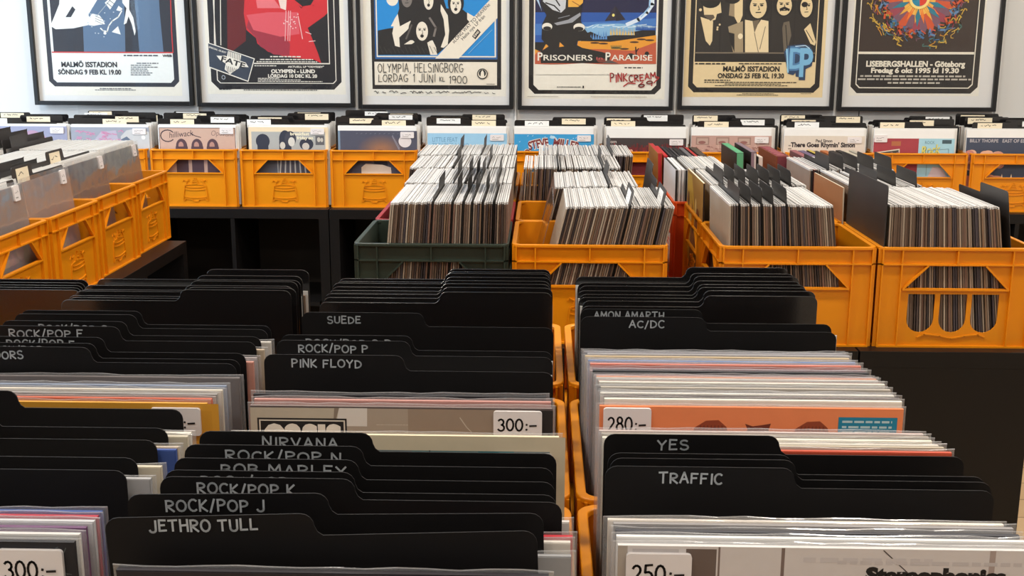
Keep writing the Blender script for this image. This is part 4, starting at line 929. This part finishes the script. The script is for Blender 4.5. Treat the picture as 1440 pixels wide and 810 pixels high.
# cards: tab on one side or the other, each with a cream label
CARD_L = divider_mesh('divider_card', .318, .339, (-.159, .015), .016, M_CARD)
CARD_R = divider_mesh('divider_card', .318, .339, (-.015, .159), .016, M_CARD)
CARD_N = divider_mesh('divider_card', .318, .339, (-.140, .120), .012, M_CARD)
for p in (CARD_L, CARD_R, CARD_N): COL.objects.unlink(p)
def card(p, loc, rx, label, group=None, rz=0, ry=0):
    c = p.copy(); COL.objects.link(c); c.location = loc; c.rotation_euler = (rx, ry, rz); return tag(c, label, 'divider card', group)
def tab_label(c, x, ztop, w_, h_, seed, m=None):
    s = MB().box((0, -.0002, -h_/2), (w_, .0004, h_), m or M_LBL).build('tab_label', c); s.location = (x, -.0007, ztop)
    A = Art(None, .0001, .0004); A.scribble(-w_*.36, w_*.26, -h_*.42, h_*.22, .0019, M_BLACKPEN, seed); A.build('handwriting', s); return s
# (depth from the front cover, kind, label centre)
RC = [[(.03, 'L', -.09), (.07, 'R', .06), (.11, 'L', -.06), (.15, 'R', .03)], [(.03, 'L', .03), (.10, 'L', .06), (.14, 'R', -.09), (.20, 'R', .10), (.25, 'L', -.11)], [(.03, 'L', -.06), (.09, 'R', .09), (.13, 'L', -.03), (.20, 'R', .06), (.25, 'L', -.10)],
      [(.04, 'L', -.11), (.09, 'L', -.08), (.14, 'R', .11), (.19, 'R', .05), (.24, 'R', .05)], [(.03, 'R', .075), (.06, 'L', -.055), (.10, 'R', .09), (.15, 'L', -.045), (.20, 'R', .09), (.25, 'L', -.03)], [(.04, 'R', .07), (.08, 'L', -.07), (.13, 'R', .075), (.19, 'L', -.065)],
      [(.04, 'L', -.07), (.10, 'R', .07)], [(.05, 'L', -.09), (.12, 'L', -.10), (.16, 'R', .045)], [(.04, 'L', -.085), (.09, 'R', .07), (.15, 'L', -.13), (.19, 'L', -.09)], [(.04, 'L', -.08), (.09, 'L', -.09), (.13, 'R', .10), (.18, 'R', .03), (.22, 'L', -.12)],
      [(.05, 'L', -.12), (.10, 'R', .03), (.15, 'R', .10), (.20, 'R', .09)], [(.04, 'L', -.09), (.07, 'R', .10), (.10, 'L', -.10), (.13, 'R', .09), (.17, 'L', -.06), (.21, 'L', -.09)]]
CN = ['violet-grey cover', 'pink-patterned grey cover', 'script-titled beige cover', 'cover with dark heads', 'dusky cover with round sticker', 'pale blue cover', 'bright blue arched-title cover', 'black and red cover', 'pink-brown drawn cover', 'white slab-titled cover', 'half red half blue cover', 'sunset clouds cover']
ORDN = ['first', 'second', 'third', 'fourth', 'fifth', 'sixth']
for i, L in enumerate(RC):
    for k, (d, t, lx) in enumerate(L):
        h = .006*((k*7+i*3) % 3)
        c = card(CARD_L if t == 'L' else CARD_R, (REAR_X[i]+.004*((k*5+i) % 3-1), 4.572+d, FLOOR+h+.002*k), R(-1.5), 'cream-labelled black divider card, %s behind the %s' % (ORDN[k], CN[i]))
        tab_label(c, max(-.105, min(.105, lx)), .336-.003*(k % 2), .096, .032 if k == 0 else .024, 100+10*i+k, M_LBL if (i+k) % 3 else M_WHITE)

# ------------------------------------------------------------------ the crate row seen side-on: records face +x
LF = [(2.42, -1.262, 'fronting the crate cut off by the picture edge'), (2.669, -1.262, 'fronting the second crate of the side-on row'), (2.99, -1.278, 'fronting the middle crate of the side-on row, below the cream tab'), (3.335, -1.305, 'fronting the fourth crate of the side-on row, white creases on its film'), (3.685, -1.325, 'fronting the end crate of the side-on row near the wall crates')]
LCOL = [((120, 120, 124), (150, 132, 128)), ((120, 118, 120), (150, 132, 128)), ((140, 126, 122), (164, 124, 110)), ((80, 80, 84), (150, 84, 54)), ((84, 86, 84), (130, 76, 56))]
for i, (yy, xx, lab) in enumerate(LF):
    a, b = LCOL[i]
    def dr(A, i=i, a=a, b=b):
        A.rect(0, 0, 520, 520, ink(*a)); rr = random.Random(20+i)
        for k in range(9): x = rr.random()*460; A.poly([(x, 520), (x+20, 150+120*rr.random()), (x+60, 120+100*rr.random()), (x+110, 520)], ink(*[int((p+q_)/2+rr.randrange(-10, 10)) for p, q_ in zip(a, b)]))
        for k in range(5): x = 30+rr.random()*400; A.ell(x, 210+60*rr.random(), 40, 60, ink(*b))
    j = front_record(0, 0, 0, 0, EXTRA[4], ink(*a), 'clear-sleeved grey record '+lab, False, dr, k=CK)
    j.matrix_world = Matrix.Translation((xx, yy-.004, FLOOR+.002)) @ Matrix.Rotation(R(90+1.5), 4, 'Z') @ Matrix.Rotation(R(-6), 4, 'X')
    MB().box((0, -.0042, .162), (.320, .0008, .324), M_CRUMPLE).build('plastic_sleeve', j)
    sticker(j, .096, -.036, .128, .002, dz=.0052, scrib=60+i)
    rr = random.Random(70+i)
    for k in range(44):
        xx2 = xx-.012-.0058*k; lean = R(-6)
        M = Matrix.Translation((xx2, yy+rr.uniform(-.004, .004), FLOOR+.001)) @ Matrix.Rotation(R(90+1.5), 4, 'Z') @ Matrix.Rotation(lean, 4, 'X')
        STUFF.box((0, 0, .1565), (JS, .003, .313), JM[rr.randrange(12)] if k % 3 else EXTRA[0], M)
        STUFF.box((.002, .001, .163), (.318, .0024, .326+rr.uniform(-.003, .003)), M_MILKY, M)
    if i:
        for k in range(40):
            xx2 = LX-.362+.14-.0068*k
            M = Matrix.Translation((xx2, LY[i]+rr.uniform(-.004, .004), FLOOR+.001)) @ Matrix.Rotation(R(90), 4, 'Z') @ Matrix.Rotation(R(-4), 4, 'X')
            STUFF.box((0, 0, .1565), (JS, .003, .313), JM[rr.randrange(12)], M)
            STUFF.box((.002, .001, .163), (.318, .0030, .326+rr.uniform(-.003, .003)), M_MILKY, M)
def side_card(p, x, y, z, label, group=None, lean=-6):
    c = p.copy(); COL.objects.link(c); M = Matrix.Translation((x, y, z)) @ Matrix.Rotation(R(91), 4, 'Z') @ Matrix.Rotation(R(lean), 4, 'X')
    c.matrix_world = M; return tag(c, label, 'divider card', group)
CARD_M = divider_mesh('divider_card', .318, .356, (-.159, -.040), .028, M_GREYCARD); COL.objects.unlink(CARD_M)
CARD_M2 = divider_mesh('divider_card', .318, .340, (-.159, .159-.001), .001, M_GREYCARD); COL.objects.unlink(CARD_M2)
for (x, y, dz, lab, lx) in ((-1.288, 2.985, -.002, 'charcoal divider with broad cream tab directly behind the middle side-on record', -.098), (-1.335, 3.30, .004, 'charcoal divider with cream tab two crates from the end of the side-on row', -.10), (-1.275, 2.655, .0, 'charcoal divider with a cream tab cut by the picture edge', -.1)):
    c = side_card(CARD_M, x, y, FLOOR+dz, lab); tab_label(c, lx, .350, .072, .046, 7+int(100*y))
for k in range(5):
    side_card(CARD_M if k % 2 else CARD_M2, -1.32-.016*k, 2.98-.004*k, FLOOR+.002*k, 'charcoal divider among those standing behind the broad cream tab', 'cards behind the broad cream tab')
for k in range(4): side_card(CARD_M, -1.33-.02*k, 2.665, FLOOR+.001*k, 'charcoal divider stepped behind the tab cut by the picture edge', 'cards by the picture edge')
for k in range(6): side_card(CARD_M2 if k % 2 else CARD_M, LX-.19-.026*k, LY[4]-.01-.004*k, FLOOR+.012+.004*k, 'dark divider in the stepped bunch in front of the violet-grey cover', 'dark stepped bunch of cards')

# ------------------------------------------------------------------ the browsing table: divider cards and records facing us
TALL_L = divider_mesh('divider_card', .320, .3425, (-.160, -.004), .0175, M_CARDM, r=.010, bev=.00008)
TALL_R = divider_mesh('divider_card', .320, .3425, (.006, .160), .0160, M_CARD, r=.010, th=.0016, bev=.0006)
SHORT_R = divider_mesh('divider_card', .320, .316, (.006, .160), .0160, M_CARD, r=.010, th=.0016, bev=.0006)
for p in (TALL_L, TALL_R, SHORT_R): COL.objects.unlink(p)
CXS = {'A': .214, 'B': -.146, 'C': -.503, 'D': -.846}
COLN = {'A': 'column with the orange record', 'B': 'column with the grey record priced 300', 'C': 'column with the yellow-edged record', 'D': 'outermost column'}
fr = random.Random(21)
def fcard(c, y, kind, label, text=None, x0=.03, wd=.08, group=None, dx=0, dz=0, ry=0, base=.0140, h=.0090, rz=0):
    k = card({'L': TALL_L, 'R': TALL_R, 'S': SHORT_R}[kind], (CXS[c]+dx, y, FLOOR+dz), R(fr.uniform(-.3, .3)), label, group, rz, ry)
    if text:
        A = Art(None, .00008, .0007); A.hand(text, -.160+x0, -.160+x0+wd, .3425-base, h, .0016, M_PEN, seed=len(text)+int(y*100)); A.build('handwriting', k)
    return k
for i, y in enumerate((1.712, 1.676, 1.651, 1.625, 1.602, 1.578, 1.554, 1.530)):
    fcard('A', y, 'R', 'blank black divider card with raised half tab, far end of orange record column', group='blank far cards, orange record column', dx=fr.uniform(-.003, .003), dz=fr.uniform(-.001, .002))
for i, y in enumerate((1.694, 1.673, 1.650, 1.632, 1.614, 1.581, 1.558, 1.533)):
    fcard('B', y, 'R', 'blank black divider card with raised half tab, far end of grey record column', group='blank far cards, grey record column', dx=fr.uniform(-.002, .002), dz=fr.uniform(-.001, .002))
for i, y in enumerate((1.672, 1.622, 1.600, 1.582, 1.566, 1.548, 1.529)):
    fcard('C', y, 'R', 'blank black divider card with raised half tab, far end of the yellow-edged column', group='blank far cards, yellow-edged record column', dx=fr.uniform(-.004, .004), dz=fr.uniform(-.001, .002))
for i, y in enumerate((1.712, 1.690, 1.672, 1.655, 1.640)):
    fcard('D', y, 'S', 'blank black divider card in the outermost column by the picture edge', group='blank cards, outermost column', dx=.004*i-.010)
fcard('A', 1.429, 'L', 'black divider card, two handwritten words half hidden by the four-letter card', 'AMON AMARTH', .018, .088, dx=-.004, dz=.0035, base=.0125)
fcard('A', 1.405, 'L', 'black divider card handwritten with four letters and a slash', 'AC/DC', .061, .043, dx=-.004)
fcard('A', .974, 'L', 'black divider card handwritten with the word yes', 'YES', .048, .027, dx=.003)
fcard('A', .928, 'L', 'blank black divider card behind the card handwritten traffic', dx=.004, group='blank cards behind the traffic card')
fcard('A', .915, 'L', 'blank black divider card behind the card handwritten traffic', dx=.005, group='blank cards behind the traffic card')
fcard('A', .896, 'L', 'black divider card handwritten with the word traffic', 'TRAFFIC', .045, .051)
fcard('B', 1.411, 'L', 'black divider card handwritten with the word suede', 'SUEDE', .033, .042, dx=.002)
fcard('B', 1.303, 'L', 'black divider card whose rock pop writing is mostly covered by the P card', 'ROCK/POP Q R', .030, .100)
fcard('B', 1.279, 'L', 'black divider card handwritten rock pop P', 'ROCK/POP P', .026, .080)
fcard('B', 1.218, 'L', 'black divider card with two words beginning with P and F', 'PINK FLOYD', .031, .077)
fcard('B', .970, 'L', 'black divider card handwritten with the word nirvana', 'NIRVANA', .057, .0675, dx=.001)
fcard('B', .936, 'L', 'black divider card handwritten rock pop N', 'ROCK/POP N', .036, .100, dx=-.002)
fcard('B', .905, 'L', 'black divider card with two words beginning with B and M', 'BOB MARLEY', .040, .105, dx=-.001)
fcard('B', .878, 'L', 'black divider card whose rock pop L writing is nearly hidden', 'ROCK/POP L', .030, .085, dx=.0)
fcard('B', .852, 'L', 'black divider card handwritten rock pop K', 'ROCK/POP K', .030, .078, dx=.004, dz=.004)
fcard('B', .822, 'L', 'black divider card handwritten rock pop J, slightly askew', 'ROCK/POP J', .030, .076, dx=-.004, dz=.0055, ry=R(-1.2))
fcard('B', .788, 'L', 'black divider card with two words beginning with J and T, front of its column', 'JETHRO TULL', .033, .081, dx=-.003, dz=.0040, base=.0115, ry=R(-2.2))
fcard('C', 1.410, 'L', 'blank black divider card behind the rock pop cards near the picture edge', dx=.0, group='blank cards behind rock pop F')
fcard('C', 1.392, 'L', 'blank black divider card behind the rock pop cards near the picture edge', dx=.0, group='blank cards behind rock pop F')
fcard('C', 1.356, 'L', 'black divider card with rock pop writing half covered by the F card', 'ROCK/POP G', .046, .085)
fcard('C', 1.331, 'L', 'black divider card handwritten rock pop F', 'ROCK/POP F', .020, .090)
fcard('C', 1.281, 'L', 'black divider card with only tops of letters showing below rock pop F', 'ROCK/POP E', .040, .080, h=.0105)
fcard('C', 1.257, 'L', 'black divider card with two dots of writing just behind the doors card', 'ROCK/POP D', .028, .080, h=.0100)
fcard('C', 1.238, 'L', 'black divider card handwritten with the word doors', 'DOORS', .036, .042)
for i, y in enumerate((1.080, 1.024, .990, .946, .916)):
    fcard('C', y, 'L', 'blank black divider card among those stepping down beside the J and K cards', group='blank stepped cards at the picture edge', dx=fr.uniform(-.012, -.008))
# plain records hidden between the far cards
for c, L in (('A', (1.70, 1.69, 1.664, 1.64, 1.613, 1.59, 1.566, 1.542, 1.42)), ('B', (1.684, 1.662, 1.641, 1.623, 1.60, 1.59, 1.57, 1.545, 1.29, 1.234)), ('C', (1.645, 1.61))):
    for y in L:
        x = CXS[c]+fr.uniform(-.003, .003)
        STUFF.box((x, y, FLOOR+.155), (JS, .004, .310), JM[fr.randrange(12)]); STUFF.box((x, y+.0028, FLOOR+.158), (.319, .001, .316), M_MILKY)
def frec(c, y, col, label, dx=0, dz=0, draw=None, k=.00025, face=None, rz=0, th=.004, film_=True, rx=0):
    j = front_record(CXS[c]-.002+dx, y, FLOOR+.0005+dz, R(rx), ink(*col), ink(*(face or col)), label, False, draw, th, rz, k)
    if film_:
        p = MB(); w2 = .1600; n = 14; hh = [.3142+fr.uniform(-.0004, .0016) for q in range(n+1)]
        P = [(-w2, 0), (w2, 0)]+[(w2-2*w2*q/n, hh[q]) for q in range(n+1)]
        p.prism(P, .0024, .0027, M_CLEAR)
        p.add([(w2-2*w2*q/n, .0026-.0012*e, hh[q]-.0004*e) for e in (0, 1) for q in range(n+1)], [(q, q+1, n+2+q, n+1+q) for q in range(n)], M_CLEAR)
        p.build('plastic_sleeve', j)
    return j
# -- column with the orange record
def d_orange(A):
    A.rect(0, 0, 1192, 1192, ink(228, 134, 86)); b = ink(142, 66, 40); b2 = ink(110, 50, 34)
    for cx, s in ((440, 1), (838, -1)):
        A.poly([(cx-75, 130), (cx-65, 85), (cx-20, 55), (cx+30, 52), (cx+62, 80), (cx+72, 120), (cx+80, 400), (cx-80, 400)], b)
        for q in range(7): A.line([(cx-55+18*q, 130), (cx-40+14*q, 75)], 4, b2)
    A.poly([(575, 66), (605, 76), (645, 70), (676, 64), (668, 90), (690, 130), (690, 400), (560, 400), (566, 120), (586, 90)], b2); A.ell(610, 112, 12, 12, ink(196, 100, 60)); A.ell(650, 112, 12, 12, ink(196, 100, 60)); A.poly([(624, 124), (640, 124), (632, 150)], b)
    A.rect(940, 34, 1170, 320, ink(30, 126, 158)); w_ = ink(176, 204, 210)
    for q, y in enumerate(range(48, 300, 22)): A.smallprint(955, 1150, y, 9, w_, q)
NA = [((120, 118, 124), 'grey'), ((96, 94, 100), 'dark grey'), ((150, 148, 152), 'silver'), ((190, 170, 140), 'buff'), ((204, 196, 186), 'cream'), ((110, 130, 170), 'pale blue'), ((120, 126, 140), 'slate'), ((204, 130, 116), 'salmon'), ((110, 66, 84), 'plum'),
      ((170, 150, 156), 'mauve'), ((60, 60, 64), 'black'), ((134, 120, 126), 'dusky'), ((204, 134, 100), 'peach'), ((186, 182, 176), 'off-white'), ((150, 120, 110), 'tan'), ((210, 206, 198), 'ivory'), ((70, 66, 66), 'charcoal'), ((176, 168, 158), 'sand'), ((140, 140, 146), 'pewter'), ((216, 212, 204), 'milk-white'), ((90, 84, 84), 'sooty'), ((226, 222, 212), 'bright white')]
for i, (c, nm) in enumerate(NA):
    frec('A', 1.352-.0088*i, c, '%s-edged record between the four-letter card and the orange record' % nm, -.003+.0007*i+fr.uniform(-.002, .002), fr.uniform(-.002, .002))
j = frec('A', 1.142, (222, 126, 78), 'orange record with brown animal heads, priced 280', .006, 0, d_orange, .000262)
sticker(j, -.1525, -.034, -.103, -.001, words='280:-')
L_A2 = [(1.066, (190, 170, 164), 'pale mauve', .002), (1.057, (150, 140, 130), 'taupe', .004), (1.047, (224, 216, 200), 'cream', .004), (1.037, (214, 208, 196), 'white', .007), (1.028, (180, 168, 150), 'sand', .009), (1.016, (196, 84, 60), 'brick-red', .012)]
for y, c, nm, dx in L_A2: frec('A', y, c, '%s-edged record standing behind the card handwritten yes' % nm, dx, fr.uniform(-.001, .001))
for y in (1.145, 1.132, 1.118, 1.105): pass
def d_white(A):
    A.rect(0, 0, 1700, 1700, ink(206, 200, 198)); g = ink(184, 178, 178); b = ink(120, 104, 98)
    A.rect(0, 0, 40, 1700, ink(170, 160, 150)); A.rect(280, 10, 405, 1700, ink(104, 90, 84)); A.rect(412, 0, 420, 1700, b); A.rect(670, 0, 684, 1700, b); A.rect(1516, 0, 1540, 1700, ink(166, 150, 144))
    A.line([(1085, 5), (1240, 150), (1400, 300)], 5, ink(80, 72, 70))
    A.smallprint(760, 1300, 40, 22, ink(196, 190, 190), 3); A.smallprint(900, 1660, 52, 16, ink(192, 186, 186), 4); A.rect(60, 12, 250, 400, g)
    A.text('Stereophonics', 1018, 1590, 142, 62, ink(30, 28, 28), .07, -1)
L_A3 = [(.859, (226, 216, 204), 'cream', -.001), (.850, (150, 146, 146), 'grey', .003), (.840, (70, 70, 76), 'dark', .004), (.829, (226, 224, 222), 'white', .004)]
for y, c, nm, dx in L_A3: frec('A', y, c, '%s-edged record between the traffic card and the white record priced 250' % nm, dx, fr.uniform(-.001, .001))
j = frec('A', .812, (212, 208, 206), 'white record with heavy black band lettering, priced 250', .004, 0, d_white, .000184)
sticker(j, -.150, -.036, -.1005, -.005, words='250:-')
# -- column with the grey record
def d_grey(A):
    A.rect(0, 0, 1340, 1340, ink(160, 146, 132)); A.rect(0, 6, 420, 1340, ink(178, 168, 152)); A.rect(700, 6, 1265, 1340, ink(146, 128, 112)); A.rect(1262, 0, 1340, 1340, ink(40, 36, 36)); A.rect(0, 0, 1340, 7, ink(90, 80, 80))
    A.poly([(395, 6), (520, 6), (518, 90), (380, 90)], ink(206, 200, 194)); A.poly([(374, 6), (396, 6), (380, 60), (370, 60)], ink(130, 116, 104))
    A.line([(930, 45), (960, 90), (980, 110)], 4, ink(190, 178, 164)); A.smallprint(560, 700, 80, 3, ink(190, 178, 164), 2)
    A.rect(30, 55, 428, 260, ink(28, 26, 28)); A.rect(38, 63, 420, 252, ink(206, 198, 186)); A.rect(44, 69, 414, 246, ink(28, 26, 28)); A.text('oas\u0131s', 54, 404, 192, 160, ink(220, 214, 204), .05, -1)
frec('B', 1.169, (44, 42, 46), 'dark-edged record right behind the grey record priced 300', -.002)
frec('B', 1.152, (190, 140, 132), 'dusty pink record edge behind the grey record priced 300', .003)
j = frec('B', 1.131, (120, 104, 100), 'grey-beige record with boxed white logo, priced 300', .004, 0, d_grey, .000234)
sticker(j, .096, -.030, .146, -.002, words='300:-')
def d_pale(A):
    A.rect(0, 0, 1300, 1300, ink(222, 208, 180)); A.rect(20, 60, 1240, 1300, ink(120, 132, 136)); A.rect(700, 60, 960, 1300, ink(110, 140, 142)); A.rect(960, 60, 1100, 1300, ink(70, 124, 132)); A.line([(770, 60), (770, 300)], 4, ink(60, 70, 76))
j = frec('B', 1.044, (222, 208, 180), 'cream and grey-blue record behind the card handwritten nirvana', .010, .001, d_pale, .000245)
sticker(j, .096, -.05, .150, -.016, words='MEDI', m=ink(176, 172, 170))
for y, c, nm, dx in ((.866, (206, 200, 196), 'clear-sleeved white', .016), (.838, (186, 50, 60), 'red and white', .018), (.828, (214, 208, 200), 'ivory', .016), (.804, (150, 150, 152), 'grey', .016)):
    frec('B', y, c, '%s record edge peeping past the J card by the orange rim' % nm, dx, -.006)
frec('B', .784, (40, 36, 42), 'dark record lowest in the frame in front of the J and T card', -.001, rx=4.2)
# -- column with the yellow-edged record
def d_yel(A):
    A.rect(0, 0, 1300, 1300, ink(206, 150, 52)); A.rect(30, 30, 1270, 1270, ink(200, 144, 48))
frec('C', 1.195, (130, 140, 160), 'grey-blue record in glossy sleeve below the doors card', .006)
frec('C', 1.180, (200, 192, 180), 'cream record in torn glossy sleeve behind the yellow-edged one', .006)
frec('C', 1.166, (150, 146, 144), 'grey record in glossy sleeve behind the yellow-edged one', .004)
frec('C', 1.150, (190, 96, 70), 'record with red and green speckled edge behind the yellow-edged one', .003)
j = frec('C', 1.135, (206, 150, 52), 'yellow-edged record with price sticker half covered by black cards', .002, 0, d_yel, .00025)
sticker(j, .098, -.034, .150, -.004, words='300:-')
for y, c, nm in ((1.376, (206, 200, 194), 'white'), (1.341, (190, 172, 150), 'buff'), (1.305, (150, 140, 140), 'grey'), (1.288, (196, 140, 126), 'pink'), (1.225, (112, 106, 106), 'dark grey')):
    frec('C', y, c, '%s-edged record peeping past the rock pop cards beside the grey record column' % nm, .013)
for y, c, nm in ((1.046, (206, 200, 190), 'white'), (1.036, (196, 188, 170), 'ivory'), (1.000, (60, 84, 150), 'blue'), (1.007, (190, 170, 140), 'buff'), (.958, (206, 196, 176), 'cream'), (.930, (170, 170, 172), 'grey')):
    frec('C', y, c, '%s-edged record peeping past the stepped blank cards beside the K card' % nm, .012)
def d_dark(A):
    A.rect(0, 0, 1700, 1700, ink(34, 33, 38)); rr = random.Random(3)
    for k in range(24): A.line([(1500+rr.random()*170, 40+rr.random()*300), (1560+rr.random()*120, 10+rr.random()*280)], 4, ink(84, 90, 92))
for y, c, nm in ((.859, (60, 80, 140), 'blue'), (.850, (170, 50, 66), 'crimson'), (.841, (190, 190, 194), 'silver'), (.829, (110, 76, 110), 'purple'), (.817, (206, 204, 202), 'white')):
    frec('C', y, c, '%s-edged record behind the dark record priced 300' % nm, -.004+fr.uniform(-.002, .002))
j = frec('C', .803, (44, 42, 46), 'dark record priced 300 at the picture corner', -.004, 0, d_dark, .000184)
sticker(j, .098, -.036, .148, -.005, words='300:-')
o = STUFF.build('record_stack_filling'); o.name = 'packed_record_sleeves'
tag(o, 'tightly packed record sleeves filling the crates behind the separate records', 'records', None, 'stuff')
